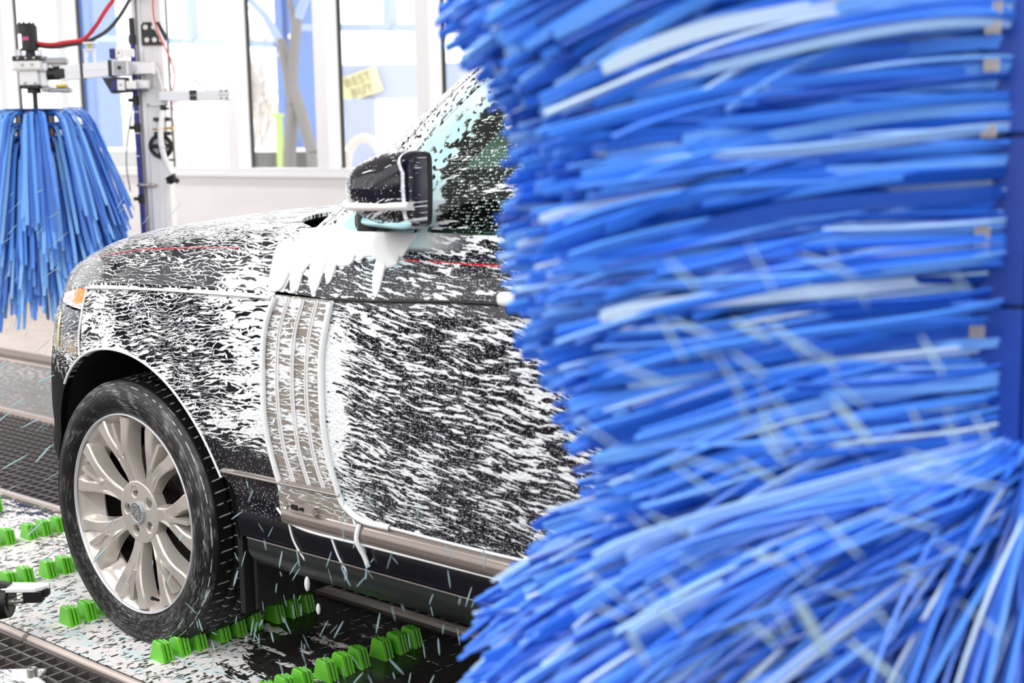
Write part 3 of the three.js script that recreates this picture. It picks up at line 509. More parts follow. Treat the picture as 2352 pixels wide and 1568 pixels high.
// sheet foam that hangs from the window ledge, with real thickness
const sheet = (pts, h = .004, n = 120, nm = 'foam_sheet') => obj(nm, inflate(pts, (x, y) => sideZ(x, y) + .001, h, { n, m: 10, k: 3 }), M.foam, car);
const dripEdge = (x) => { let b = 1.128 + .012 * noise(x * 16, 1) + .006 * noise(x * 50, 4); for (const [c, w, d] of [[.752, .013, .075], [.768, .010, .085], [.826, .020, .085], [.872, .014, .06], [.905, .03, .02], [1.034, .013, .082], [1.06, .02, .015]]) { const k = Math.abs(x - c) / (w * 1.25); if (k < 1) b = Math.min(b, 1.13 - d * Math.pow(1 - k * k, .38)); } return Math.min(b, 1.178); };
obj('foam_sheet', grid((u, v) => { const x = lerp(.728, 1.115, u), yb = lerp(1.176, dripEdge(x), smooth(0, .05, u) * smooth(1, .93, u)), y = lerp(yb, 1.191, v); return [x, y, sideZ(x, y) + .0012 + .005 * Math.pow(Math.max(0, 1 - Math.pow(Math.abs(1 - v * 1.02), 8)), .5)]; }, 300, 30, { skirt: [0, 0, -.006] }), M.foam, car);
sheet([[.665, 1.045], [.70, 1.10], [.74, 1.14], [.765, 1.14], [.735, 1.09], [.715, 1.05], [.69, 1.04]], .007, 40);
sheet([[.735, 1.10], [.775, 1.13], [.80, 1.12], [.775, 1.08], [.765, 1.045], [.75, 1.04], [.742, 1.06]], .006, 40);
obj('ledge', grid((u, v) => { const x = lerp(.79, 3.2, u); return [x, 1.19 + .012 * Math.sin(v * Math.PI), lerp(-.058, -.10, v)]; }, 30, 6), M.foam, car);

// pillars, glass, roof
const po = new THREE.CatmullRomCurve3([[.655, 1.150, -.092], [.742, 1.221, -.123], [.839, 1.325, -.167], [.93, 1.416, -.205], [1.021, 1.501, -.24], [1.10, 1.558, -.263], [1.27, 1.655, -.30], [1.5, 1.73, -.33]].map((p) => V(...p)));
const pi = new THREE.CatmullRomCurve3([[.80, 1.160, -.045], [.90, 1.24, -.08], [.985, 1.315, -.112], [1.04, 1.37, -.136], [1.075, 1.42, -.157], [1.171, 1.511, -.195], [1.30, 1.585, -.226], [1.5, 1.65, -.253]].map((p) => V(...p)));
const pillarM = foamy(0, 1, 0, 1, 1024, 256, (u, v) => {
  const n = noise(u * 34 + 3, v * 5) + .5 * noiseB(u * 80, v * 9), hole = smooth(.62, .75, n - .35 * Math.abs(Math.sin(v * 9.5)) + .25);
  const line = smooth(.028, .012, Math.abs(v - .42)) + .8 * smooth(.03, .012, Math.abs(v - .93)) * smooth(.0, .25, noise(u * 26, 4));
  return { f: clamp(1 - hole - line), c: [24, 23, 26], r: .3, cy: .35 * smooth(.6, .95, v) };
});
const pillar = (mir) => grid((u, v) => { const a = po.getPoint(u), b = pi.getPoint(u), p = a.lerp(b, v); const q = [p.x, p.y, p.z + .016 * Math.sin(v * Math.PI) - (Math.abs(v - .42) < .03 ? .004 : 0)]; if (mir) q[2] = -1.94 - q[2]; return q; }, 70, 24, { skirt: mir ? [.03, -.02, .03] : [.03, -.02, -.03] });
obj('front_pillar', pillar(false), pillarM, car);
obj('front_pillar', pillar(true), M.greyTrim, car).userData.label = 'grey far side pillar seen through the window';
const onGlass = (pts, d, off = 0, mir = false) => {
  const s = new THREE.Shape(pts.map(([x, y]) => new THREE.Vector2(x, y))), g = new THREE.ExtrudeGeometry(s, { depth: d, bevelEnabled: false, curveSegments: 6 }), p = g.attributes.position;
  for (let i = 0; i < p.count; i++) { const z = p.getZ(i) + glassZ(p.getY(i)) + off; p.setZ(i, mir ? -1.94 - z : z); }
  g.computeVertexNormals(); return g;
};
// glass of the front door: tinted, with soap beads
const W2 = 1024, H2 = 640, gc = new Uint8Array(W2 * H2 * 4), gt = new Uint8Array(W2 * H2 * 4);
for (let j = 0; j < H2; j++) for (let i = 0; i < W2; i++) {
  const x = lerp(.95, 1.95, i / W2), y = lerp(1.17, 1.70, j / H2), k = (j * W2 + i) * 4;
  const d = Math.hypot((x - 1.3) * .8, y - 1.26);
  let f = Math.max(beads(x, y, .0066, .42 * smooth(.26, .05, d) + .07), beads(x + 3, y + 1, .0110, .11), beads(x + 5, y + 2, .0046, .10), streak(x, y, .07, .12, .8) * smooth(.15, .35, noise(x * 5, y * 11)));
  const lob = x - (1.142 + .02 * noise(y * 22, 2) + .012 * noiseB(y * 60, x * 10) + .80 * Math.max(0, y - 1.36)), sail = smooth(.006, -.006, lob + .022 * noise(x * 30, y * 30)) * (1 - smooth(.30, .42, noiseB(x * 38, y * 42) + .2 * noise(x * 90, y * 90)) * smooth(-.075, -.04, lob) * smooth(1.27, 1.31, y));
  f = Math.max(f, sail * smooth(1.6, 1.5, y)); const cy = sail * (.6 + .35 * noise(x * 8, y * 9));
  gc[k] = lerp(150, lerp(245, 176, cy), f); gc[k + 1] = lerp(172, lerp(247, 228, cy), f); gc[k + 2] = lerp(162, lerp(247, 234, cy), f); gc[k + 3] = 255;
  gt[k] = 255 * (1 - f); gt[k + 1] = 255 * lerp(.04, .7, f); gt[k + 2] = 0; gt[k + 3] = 255;
}
const uvx = (g) => { const p = g.attributes.position, u = g.attributes.uv; for (let i = 0; i < p.count; i++) u.setXY(i, (p.getX(i) - .95) / 1.0, (p.getY(i) - 1.17) / .53); return g; };
const gtT = dtex(gt, W2, H2, false, false);
const sideGlass = new THREE.MeshPhysicalMaterial({ map: dtex(gc, W2, H2, true, false), transmission: 1, transmissionMap: gtT, roughness: 1, roughnessMap: gtT, thickness: 0, ior: 1.5, side: THREE.DoubleSide });
const tint = new THREE.MeshPhysicalMaterial({ color: 0xa9c9bb, transmission: 1, roughness: .05, thickness: 0, ior: 1.5, side: THREE.DoubleSide });
const winPts = [[.985, 1.19], [1.03, 1.35], [1.075, 1.412], [1.17, 1.503], [1.30, 1.578], [1.5, 1.64], [1.84, 1.655], [1.9, 1.19]];
obj('side_window', uvx(onGlass(winPts, .005)), sideGlass, car);
obj('side_window', onGlass(winPts, .005, 0, true), tint, car).userData.label = 'pale green far side window';
obj('mirror_sail', onGlass([[.80, 1.175], [.985, 1.312], [1.035, 1.365], [1.075, 1.30], [1.10, 1.19]], .014, .002), pillarM, car);
obj('sail_foam', inflate([[.87, 1.20], [.96, 1.28], [1.02, 1.335], [1.06, 1.355], [1.085, 1.34], [1.10, 1.30], [1.11, 1.26], [1.105, 1.22], [1.10, 1.192], [1.0, 1.188]], (x, y) => glassZ(y) + .016, .008, { n: 80, m: 10, k: 3, centre: [1.02, 1.25] }), M.foamCyan, car);
const screen = grid((u, v) => { const a = po.getPoint(v * .93 + .03), z = lerp(a.z, -1.94 - a.z, u); return [a.x - .10 * Math.sin(u * Math.PI) * (1 - .5 * v) + .012, a.y + .02 * Math.sin(u * Math.PI), z]; }, 30, 30, { skirt: [0, -.004, 0] });
obj('windscreen', screen, new THREE.MeshPhysicalMaterial({ color: 0xcfe4da, transmission: .8, roughness: .35, thickness: 0, side: THREE.DoubleSide }), car);
obj('roof', grid((u, v) => { const x = lerp(1.33, 3.7, u), t = v * 2 - 1; return [x, 1.655 + .11 * Math.pow(1 - t * t, .7) * (.75 + .25 * Math.sin(Math.min(1, u * 3) * 1.57)), lerp(-.255, -1.685, v)]; }, 30, 30, { skirt: [0, -.04, 0] }), M.navyPaint, car);
// the far side and the rear of the body
obj('far_side_panel', grid((u, v) => { const x = lerp(-.78, 4.1, u), y = lerp(.33, x < .70 ? shutY(x) : 1.19, v), z = sideZ(x, y); return [x, y, -1.94 - z]; }, 60, 20, { skirt: [0, 0, .03] }), M.navyPaint, car);
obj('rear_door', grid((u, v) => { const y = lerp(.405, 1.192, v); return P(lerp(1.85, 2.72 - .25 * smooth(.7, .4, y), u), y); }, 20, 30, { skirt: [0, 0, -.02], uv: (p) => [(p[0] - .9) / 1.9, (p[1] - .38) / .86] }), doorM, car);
obj('rear_quarter', grid((u, v) => { const x = lerp(2.73, 4.1, u), d = ARCH * ARCH - (x - 2.922) ** 2, yb = d > 0 ? WY + Math.sqrt(d) : .405; return P(x, lerp(Math.min(yb, 1), 1.192, v)); }, 80, 20, { skirt: [0, 0, -.02] }), M.navyPaint, car);
obj('rear_glass', onGlass([[1.93, 1.19], [1.9, 1.655], [3.5, 1.645], [3.75, 1.19]], .005), tint, car);
obj('centre_pillar', onGlass([[1.84, 1.19], [1.80, 1.655], [1.92, 1.655], [1.95, 1.19]], .02, .003), M.trimBlack, car);
obj('tailgate', grid((u, v) => [lerp(4.14, 3.72, Math.pow(v, 2)), lerp(.4, 1.66, v), lerp(-.0, -1.94, u)], 10, 14, { skirt: [-.02, 0, 0] }), M.navyPaint, car);
obj('underbody', box(4.4, .1, 1.5, 1.6, .34, -.97, .02), M.dark, car);
obj('wheel_arch_liner', [grid((u, v) => { const a = lerp(-.25, 3.45, u), r = ARCH + .004, x = r * Math.cos(a), y = WY + r * Math.sin(a); return [x, y, lerp(sideZ(x, Math.max(.3, y)) - .012, -.42, v)]; }, 40, 4), grid((u, v) => { const a = lerp(-.25, 3.45, u); return [v * (ARCH + .01) * Math.cos(a), WY + v * (ARCH + .01) * Math.sin(a), -.42]; }, 40, 3), box(.02, .3, .5, .47, .33, -.26)], M.dark, car);
obj('wheel_arch_liner', grid((u, v) => { const a = lerp(-.25, 3.45, u), r = ARCH + .004; return [2.922 + r * Math.cos(a), WY + r * Math.sin(a), lerp(-.012, -.42, v)]; }, 40, 4), M.dark, car);
// cabin
{ const q = new THREE.Shape([[.86, .9], [.86, 1.22], [.93, 1.312], [1.12, 1.308], [1.2, 1.25], [1.25, 1.08], [1.2, .9]].map(([a, b]) => new THREE.Vector2(a, b))); obj('dashboard', new THREE.ExtrudeGeometry(q, { depth: 1.5, bevelEnabled: true, bevelSize: .01, bevelThickness: .01, bevelSegments: 2 }).translate(0, 0, -1.72), M.interior, car); }
obj('pillar_trim', grid((u, v) => { const p = po.getPoint(lerp(.12, .97, u)); return [p.x + .03, p.y - .01, lerp(p.z - .02, p.z - .27, v)]; }, 30, 4, { skirt: [.02, 0, 0] }), M.greyTrim, car);
const seat = (z) => [box(.5, .16, .5, 1.75, .82, z, .06), box(.16, .62, .5, 2.08, 1.12, z, .06), box(.1, .2, .27, 2.14, 1.5, z, .045), box(.03, .1, .12, 2.12, 1.4, z)];
obj('seat', merge(seat(-.52)), M.interior, car); obj('seat', merge(seat(-1.42)), M.interior, car);
obj('steering_wheel', [new THREE.TorusGeometry(.185, .016, 10, 36).rotateY(Math.PI / 2).rotateZ(-.4).translate(1.42, 1.17, -.52), rod(V(1.2, 1.07, -.52), V(1.42, 1.17, -.52), .03)], M.dark, car);
obj('door_card', [box(1.1, .5, .05, 1.42, .93, -.10, .02), box(1.1, .5, .05, 1.42, .93, -1.84, .02)], M.interior, car);
obj('cabin_floor', box(2.6, .05, 1.7, 1.9, .5, -.97), M.dark, car);

// door mirror, folded against the window
const mz = (x, y) => .045;
const mOut = [[1.025, 1.296], [1.036, 1.325], [1.065, 1.348], [1.113, 1.366], [1.166, 1.374], [1.212, 1.375], [1.233, 1.369], [1.237, 1.326], [1.236, 1.272], [1.230, 1.218], [1.218, 1.211], [1.159, 1.211], [1.106, 1.219], [1.072, 1.232], [1.05, 1.255], [1.033, 1.268]];
const mirrorM = foamy(1.0, 1.26, 1.19, 1.40, 700, 560, (x, y) => {
  const top = smooth(1.345, 1.37, y + .25 * (1.12 - x)), left = smooth(1.09, 1.045, x), low = smooth(1.258, 1.25, y);
  let f = Math.max(top + left > .12 ? lace(x, y, .8 * Math.max(top, left), -.3, 1.5) : 0, beads(x, y, .0052, .16 + .3 * low), streak(x, y, .34 * Math.max(left, .6 * smooth(1.28, 1.262, y)), .4, 1.5) * smooth(1.345, 1.30, y));
  f = Math.max(f, smooth(.0032, .0018, Math.abs(x - 1.222 + .25 * Math.max(0, y - 1.33))), smooth(1.23, 1.245, x) * .8, smooth(1.222, 1.212, y));
  return { f, c: low > .5 ? [16, 15, 15] : [24, 21, 34], r: low > .5 ? .3 : .08, cy: .25 * smooth(1.23, 1.21, y) };
});
const mirror = obj('door_mirror', inflate(mOut, mz, .085, { n: 96, m: 16, k: 2.6, centre: [1.15, 1.295], uv: fxy(1.0, 1.26, 1.19, 1.40) }), mirrorM, car);
obj('mirror_back', inflate(mOut, mz, -.03, { n: 64, m: 6, centre: [1.15, 1.295], k: 4 }), M.trimBlack, mirror);
obj('indicator_strip', grid((u, v) => { const x = lerp(1.052, 1.236, u), y = lerp(1.248, 1.265, v), s = Math.abs((x - 1.14) / .115); return [x, y + .004 * u, .0475 + .0885 * Math.pow(Math.max(0, 1 - Math.pow(s, 2.6)), .38) * .9 + .006 * Math.sin(v * Math.PI)]; }, 40, 6, { skirt: [0, 0, -.02] }), mat(0xf3f0ec, .25), mirror);
obj('mirror_arm', [box(.11, .045, .12, 1.06, 1.22, -.01, .015), rod(V(1.05, 1.2, .04), V(1.05, 1.25, .04), .028, 16)], M.trimBlack, mirror);
obj('mirror_foam', inflate([[1.08, 1.222], [1.16, 1.212], [1.225, 1.214], [1.23, 1.226], [1.15, 1.222], [1.09, 1.235]], () => .09, .02, { n: 40 }), M.foamCyan, mirror);

// ------------------------------------------------------------------ front wheel: twin spokes, tyre, brake
function makeWheel(x, parent, spokes) {
  const rimM = mat(0xd6d0c8, .26, .5);
  const pt = (r, z) => new THREE.Vector2(r, z);
  const lathe = (pts, n = 96) => new THREE.LatheGeometry(pts.map((p) => pt(...p)), n).rotateX(Math.PI / 2);   // axis becomes z
  const w = obj('wheel', lathe([[.281, .003], [.2835, .0], [.282, -.006], [.271, -.012], [.266, -.026], [.252, -.044], [.236, -.056], [.235, -.066]], 120), rimM, parent);
  w.position.set(x, WY, 0);
  obj('rim_barrel', lathe([[.240, -.066], [.25, -.09], [.245, -.2], [.255, -.22], [.262, -.24]], 96), mat(0x2d2a28, .6, .2), w);
  obj('rim_lip', lathe([[.279, .0], [.2815, .006], [.2855, .006], [.287, .0], [.2855, -.008]], 120), M.alu, w);
  // tyre
  const tt = tex(2048, 256, (u, v) => {
    const a = u * 6.2832, tread = v > .5, s = v / .5; let c = 20, f = 0;
    if (!tread) {
      const wetSheen = .5 + .5 * Math.sin(a + .9);
      f = .55 * smooth(.3, .8, noise(Math.cos(a) * 4 + s * 2, Math.sin(a) * 4) * .4 + noise(u * 22, s * 34) * .45 + noiseB(u * 64, s * 80) * .4 + .2 * smooth(.6, .2, Math.abs(s - .6)) * wetSheen);
      f = Math.max(f, .75 * smooth(.16, .05, Math.abs(noise(u * 230, s * 15) + .4 * noiseB(u * 420, s * 30))) * smooth(.1, -.7, Math.sin(a) + .5 * noise(u * 26, s * 6)) * smooth(-.3, .3, noiseB(u * 70, s * 9)));
      f = Math.max(f, .9 * smooth(.016, .006, Math.abs(s - .90)) * smooth(-.5, .2, noise(u * 60, 3)), .6 * smooth(.014, .005, Math.abs(s - .62)) * smooth(-.1, .4, noise(u * 50, 9)));
      c = 22 + 42 * smooth(.25, .7, s) * wetSheen * smooth(-.2, .5, Math.sin(a) + .3 * noise(u * 30, s * 6));  // broad grey wet highlight painted into the colour of the upper sidewall
    } else {
      const q = u * 74, cell = q - Math.floor(q), sx = (v - .5) / .5, bend = cell - .5 - .25 * Math.sin(sx * 5);
      f = .85 * smooth(.085, .03, Math.abs(bend)) * smooth(-.5, .0, noise(u * 74, sx * 7)) * smooth(.02, .06, sx) * smooth(.9, .7, sx);
      c = 18;
    }
    return [lerp(c, 232, f), lerp(c, 234, f), lerp(c, 234, f)];
  });
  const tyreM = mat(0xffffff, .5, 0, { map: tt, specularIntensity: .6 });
  // sidewall then tread, with uv v 0..0.5 sidewall and 0.5..1 tread
  const side = [[.283, -.012], [.289, .004], [.30, .012], [.315, .0165], [.33, .0175], [.345, .015], [.356, .010], [.362, .0105], [.367, .006], [.374, -.006]];
  const tread = []; for (let i = 0; i <= 44; i++) { const t = i / 44, z = lerp(-.010, -.262, t); let r = .3775 + .009 * Math.sin(t * Math.PI) ; for (const g of [.2, .4, .6, .8]) if (Math.abs(t - g) < .018) r -= .008; tread.push([r, z]); }
  const inner = [[.36, -.27], [.3, -.275], [.262, -.245]];
  const all = [...side, ...tread, ...inner], n = 180;
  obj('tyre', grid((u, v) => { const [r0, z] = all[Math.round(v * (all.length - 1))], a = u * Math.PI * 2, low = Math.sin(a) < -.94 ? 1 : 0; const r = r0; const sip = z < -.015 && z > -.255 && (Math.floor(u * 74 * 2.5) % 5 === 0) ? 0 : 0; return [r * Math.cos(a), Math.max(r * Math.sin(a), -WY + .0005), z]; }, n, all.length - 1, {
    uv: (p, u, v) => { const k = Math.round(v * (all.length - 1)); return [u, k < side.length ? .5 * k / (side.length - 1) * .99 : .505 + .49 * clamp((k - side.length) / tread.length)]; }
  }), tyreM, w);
  if (!spokes) return w;
  // seven twin spokes
  const arm = (ang, sgn) => {
    const N = 14, P = [], I = [];
    for (let i = 0; i <= N; i++) {
      const t = i / N, r = lerp(.062, .276, t), da = sgn * (.165 * smooth(.2, .95, t) + .058), cx = r * Math.cos(da), cy = r * Math.sin(da) * lerp(.8, 1, t);
      const wTop = lerp(.0165, .0165, t) + .006 * smooth(.75, 1, t), wBot = wTop + .005, zt = lerp(-.026, -.002, smooth(0, .8, t)), zb = lerp(-.055, -.044, t);
      // lateral direction across the spoke
      const tx = Math.cos(da + sgn * .12), ty = Math.sin(da + sgn * .12), lx = -ty, ly = tx;
      const row = [[-wBot, zb], [-wTop, zt - .004], [-wTop * .75, zt], [wTop * .75, zt], [wTop, zt - .004], [wBot, zb]];
      for (const [l, z] of row) { const X = cx + lx * l, Y = cy + ly * l; P.push(X * Math.cos(ang) - Y * Math.sin(ang), X * Math.sin(ang) + Y * Math.cos(ang), z); }
      if (i) for (let k = 0; k < 6; k++) { const a = (i - 1) * 6 + k, b = (i - 1) * 6 + (k + 1) % 6; I.push(a, b, a + 6, b, b + 6, a + 6); }
    }
    const g = new THREE.BufferGeometry(); g.setAttribute('position', new THREE.Float32BufferAttribute(P, 3)); g.setIndex(I); const o = g.toNonIndexed(); o.computeVertexNormals(); o.setAttribute('uv', new THREE.Float32BufferAttribute(new Float32Array(o.attributes.position.count * 2), 2)); return o;
  };
  for (let k = 0; k < 7; k++) for (const s of [-1, 1]) obj('spoke', arm(4 * Math.PI / 180 + k * 2 * Math.PI / 7, s), rimM, w);
  // webs close to the hub between the twin arms
  for (let k = 0; k < 7; k++) { const a = 4 * Math.PI / 180 + k * 2 * Math.PI / 7; obj('spoke_web', grid((u, v) => { const r = lerp(.06, .185, u), h = lerp(.008, .026, u) * (v * 2 - 1); return [r * Math.cos(a) - h * Math.sin(a), r * Math.sin(a) + h * Math.cos(a), lerp(-.030, -.010, smooth(0, .8, u)) - .007 * (1 - Math.abs(v * 2 - 1)) - .02 * smooth(.85, 1, u)]; }, 10, 4, { skirt: [0, 0, -.03] }), rimM, w); obj('spoke_web', beam(V(.17 * Math.cos(a), .17 * Math.sin(a), -.040), V(.262 * Math.cos(a), .262 * Math.sin(a), -.036), .075, .012), rimM, w); }
  const hub = new THREE.Shape(); hub.absarc(0, 0, .086, 0, Math.PI * 2, false);
  for (let k = 0; k < 5; k++) { const a = (106 - 72 * k) * Math.PI / 180, h = new THREE.Path(); h.absarc(  .059 * Math.cos(a), .059 * Math.sin(a), .0185, 0, Math.PI * 2, true); hub.holes.push(h); }
  obj('hub', new THREE.ExtrudeGeometry(hub, { depth: .03, bevelEnabled: true, bevelSize: .004, bevelThickness: .004, bevelSegments: 2, curveSegments: 40 }).translate(0, 0, -.056), rimM, w);
  obj('hub_back', cyl(.085, .085, .02, 0, 0, 0, 40).rotateX(Math.PI / 2).translate(0, 0, -.075), M.dark, w);
  for (let k = 0; k < 5; k++) { const a = (106 - 72 * k) * Math.PI / 180; obj('lug_nut', cyl(.009, .010, .022, 0, 0, 0, 6).rotateX(Math.PI / 2).translate(.058 * Math.cos(a), .058 * Math.sin(a), -.056), M.steel, w); }
  obj('centre_cap', [cyl(.030, .032, .012, 0, 0, 0, 40).rotateX(Math.PI / 2).translate(0, 0, -.022), new THREE.TorusGeometry(.029, .0022, 8, 40).translate(0, 0, -.0155)], mat(0xb9bcc0, .35, .5), w);
  obj('cap_pattern', Array.from({ length: 26 }, (_, i) => { const r = .004 + .019 * Math.sqrt(i / 26), a = i * 2.4; return box(.006, .002, .002, 0, 0, 0).rotateZ(a * 1.7).translate(r * Math.cos(a), r * Math.sin(a), -.0155); }), M.satin, w);
  obj('valve', [rod(V(.075, -.243, -.02), V(.073, -.232, -.002), .004, 10), rod(V(.0735, -.234, -.004), V(.0725, -.229, .003), .0055, 10)], M.black, w);
  // brake disc and caliper behind the spokes
  obj('brake_disc', [cyl(.19, .19, .028, 0, 0, 0, 64).rotateX(Math.PI / 2).translate(0, 0, -.125)], mat(0x2c2521, .6, .2), w);
  obj('brake_drum', cyl(.085, .085, .06, 0, 0, 0, 32).rotateX(Math.PI / 2).translate(0, 0, -.11), mat(0x241d19, .7, .1), w);
  const cal = new THREE.Shape(); cal.absarc(0, 0, .222, -.1, .8, false); cal.absarc(0, 0, .13, .8, -.1, true); cal.closePath();
  const c = obj('brake_caliper', new THREE.ExtrudeGeometry(cal, { depth: .05, bevelEnabled: true, bevelSize: .006, bevelThickness: .006, bevelSegments: 2 }).translate(0, 0, -.145), mat(0x26282a, .35), w);
  const la = new TextGeometry('LA', { font: fontBold, size: .019, depth: .002, curveSegments: 3 }); la.rotateZ(-1.05); la.translate(.205, .092, -.087); obj('caliper_lettering', la, M.white, w); void c;
  obj('dust_shield', cyl(.24, .24, .01, 0, 0, 0, 40).rotateX(Math.PI / 2).translate(0, 0, -.19), M.dark, w);
  return w;
}
const fontBold = await new FontLoader().loadAsync('fonts/droid/droid_sans_bold.typeface.json');
makeWheel(0, car, true).userData.label = 'silver wheel with seven twin spokes';
makeWheel(2.922, car, false).userData.label = 'rear wheel hidden behind the brush';

// ------------------------------------------------------------------ brush machine by the window wall (turned towards the lane)
{
  const TURN = .7116, O = [-3.537, .012, -2.594];
  const lx = (px, py = 270, d = 7.8) => (px - 1176 - (d > 7.7 ? .055 * (py - 100) - 0 : .055 * (py - 130))) * d / 3144 + 2.064;
  const ly = (py, d = 7.8) => 1.45 + (300 - py) * d / 3144;
  const S = 7.8 / 3144, S2 = 7.6 / 3144;
  const post = thing('brush_post', 'tall white aluminium post with blue side tube near the window wall', 'post', O, TURN);
  const prof = new THREE.Shape([[-.078, -.05], [-.058, -.05], [-.056, -.02], [-.044, -.02], [-.042, -.05], [-.02, -.05], [-.02, .05], [-.042, .05], [-.044, .03], [-.056, .03], [-.058, .05], [-.078, .05]].map(([a, b]) => new THREE.Vector2(a, b)));
  const pg = new THREE.ExtrudeGeometry(prof, { depth: 2.9, bevelEnabled: false }).rotateX(-Math.PI / 2);
  obj('slotted_profile', pg, M.alu, post);
  obj('post_body', [box(.11, 2.9, .11, .036, 1.45, 0, .006), box(.004, 2.9, .004, .03, 1.45, .057), box(.004, 2.9, .004, .062, 1.45, .057)], M.plastic, post);
  obj('foot_plate', box(.3, .02, .3, 0, .01, 0), M.aluDark, post);
  obj('top_bracket', [box(.16, .035, .14, .02, 2.215, .02, .006), box(.05, .06, .05, .06, 2.24, .07, .008)], M.plate, post);
  obj('cap_plate', box(.15, .012, .15, -.01, 2.19, .02, .004), M.alu, post);
  const tri = new THREE.Shape([[-.018, 1.925], [.10, 1.925], [.122, 1.965], [.08, 2.045], [-.006, 2.045], [-.018, 2.03]].map(([a, b]) => new THREE.Vector2(a, b)));
  const bp = obj('bolt_plate', new THREE.ExtrudeGeometry(tri, { depth: .012, bevelEnabled: true, bevelSize: .004, bevelThickness: .003, bevelSegments: 2 }).translate(0, 0, .062), M.plate, post);
  for (const [x, y] of [[.008, 2.02], [.012, 1.95], [.055, 1.95], [.095, 1.95], [.055, 2.02]]) obj('bolt', cyl(.014, .015, .012, 0, 0, 0, 14).rotateX(Math.PI / 2).translate(x, y, .082), M.steel, bp);
  obj('link', [rod(V(.055, 2.05, .095), V(.11, 1.93, .095), .011, 10), rod(V(.10, 1.62, .09), V(.055, 1.80, .09), .008, 8)], M.plastic, post);
  const arm = obj('nozzle_arm', [box(.40, .056, .06, .27, 1.635, .09, .004), box(.40, .006, .066, .27, 1.635, .09)], M.alu, post);
  obj('arm_plate', box(.125, .1, .012, .045, 1.63, .066, .004), M.plastic, arm);
  for (const [x, y] of [[-.005, 1.67], [.095, 1.67], [-.005, 1.59], [.095, 1.59]]) obj('bolt', cyl(.008, .008, .014, 0, 0, 0, 12).rotateX(Math.PI / 2).translate(x, y, .076), M.aluDark, arm);
  obj('black_sleeve', box(.042, .06, .066, .265, 1.636, .09, .003), M.plate, arm);
  obj('end_plate', box(.065, .062, .066, .44, 1.636, .09, .002), M.alu, arm);
  for (const [x, y] of [[.425, 1.655], [.455, 1.655], [.425, 1.617], [.455, 1.617]]) obj('bolt', cyl(.005, .005, .01, 0, 0, 0, 10).rotateX(Math.PI / 2).translate(x, y, .125), M.gasket, arm);
  obj('brace', [rod(V(.25, 1.73, .05), V(.36, 1.655, .08), .009, 8)], M.plastic, arm);
  obj('side_tube', tube([[-.077, 1.99, .06], [-.079, 1.6, .066], [-.076, 1.2, .066], [-.074, .7, .066], [-.074, .1, .066]], .0145, 40, 12), M.navy, post);
  obj('tube_head', [rod(V(-.077, 1.985, .06), V(-.078, 2.075, .06), .015, 12), rod(V(-.077, 1.98, .06), V(-.078, 1.93, .062), .02, 12)], M.plate, post);
  for (const y of [1.70, 1.135]) obj('ring_clamp', [new THREE.TorusGeometry(.034, .011, 8, 24).rotateX(Math.PI / 2).translate(-.055, y, .066), box(.05, .02, .03, -.01, y - .002, .066, .006)], M.steel, post);
  for (const y of [1.615, 1.46, 1.055]) obj('spray_nozzle', [rod(V(-.077, y - .025, .066), V(-.077, y + .025, .066), .019, 12), rod(V(-.077, y, .066), V(-.115, y + .002, .085), .011, 10)], M.black, post);
  for (const y of [1.55, 1.43, 1.30]) obj('white_band', rod(V(-.078, y - .003, .066), V(-.078, y + .003, .066), .0152, 12), M.plastic, post);
  // hose with elbow nozzle and its holder ring
  const hose = thing('spray_hose', 'white bent spray hose with a black nozzle hanging on the post', 'hose', O, TURN);
  obj('hose', tube([[.085, 1.56, .10], [.078, 1.50, .115], [.07, 1.42, .125], [.074, 1.34, .125], [.092, 1.26, .12], [.12, 1.19, .115], [.126, 1.178, .115]], .0165, 40, 12), M.plastic, hose);
  obj('joint', [rod(V(.071, 1.46, .122), V(.071, 1.45, .122), .0195, 14), rod(V(.077, 1.36, .126), V(.074, 1.35, .126), .0195, 14), rod(V(.092, 1.27, .12), V(.096, 1.26, .12), .0195, 14)], M.white, hose);
  obj('top_fitting', [rod(V(.085, 1.555, .10), V(.088, 1.585, .10), .018, 12), box(.04, .012, .02, .1, 1.565, .10, .003)], M.black, hose);
  obj('end_nozzle', [rod(V(.108, 1.185, .115), V(.128, 1.145, .115), .033, 14, .022), rod(V(.128, 1.17, .115), V(.155, 1.15, .115), .014, 10), rod(V(.1, 1.165, .12), V(.1, 1.145, .13), .012, 10)], M.black, hose);
  for (const y of [1.505, 1.425]) obj('clip', box(.095, .022, .04, .075, y, .095, .005), M.black, hose);
  obj('clip', box(.04, .012, .03, .12, 1.275, .1, .004), M.black, hose);
  obj('brass_valve', [rod(V(.02, 1.45, .10), V(.13, 1.455, .10), .006, 10), rod(V(.12, 1.455, .10), V(.135, 1.455, .10), .01, 10)], mat(0xc9a14a, .3, .8), hose);
  obj('holder_ring', [new THREE.TorusGeometry(.058, .011, 10, 36).translate(.055, 1.355, .085), new THREE.TorusGeometry(.064, .006, 8, 36).translate(.06, 1.352, .09), rod(V(.0, 1.355, .085), V(.11, 1.355, .085), .012, 10), rod(V(.055, 1.30, .085), V(.055, 1.41, .085), .012, 10)], M.black, hose);
  tag(obj('cable', tube([[.058, 2.2, .08], [.062, 2.08, .1], [.10, 1.95, .12], [.155, 1.82, .12], [.168, 1.74, .12], [.15, 1.665, .11]], .0045, 50, 6), M.thinRed), 'thin red cable curving down the right of the white post', 'cable');
  const place = (o) => { o.position.set(...O); o.rotation.y = TURN; return o; };
  place(scene.children[scene.children.length - 1]);
  place(tag(obj('cable', tube([[-.09, 1.60, .08], [-.11, 1.5, .08], [-.135, 1.38, .08], [-.15, 1.25, .07], [-.14, 1.1, .06]], .004, 40, 6), M.aluDark), 'thin grey cable slanting beside the blue tube', 'cable'));

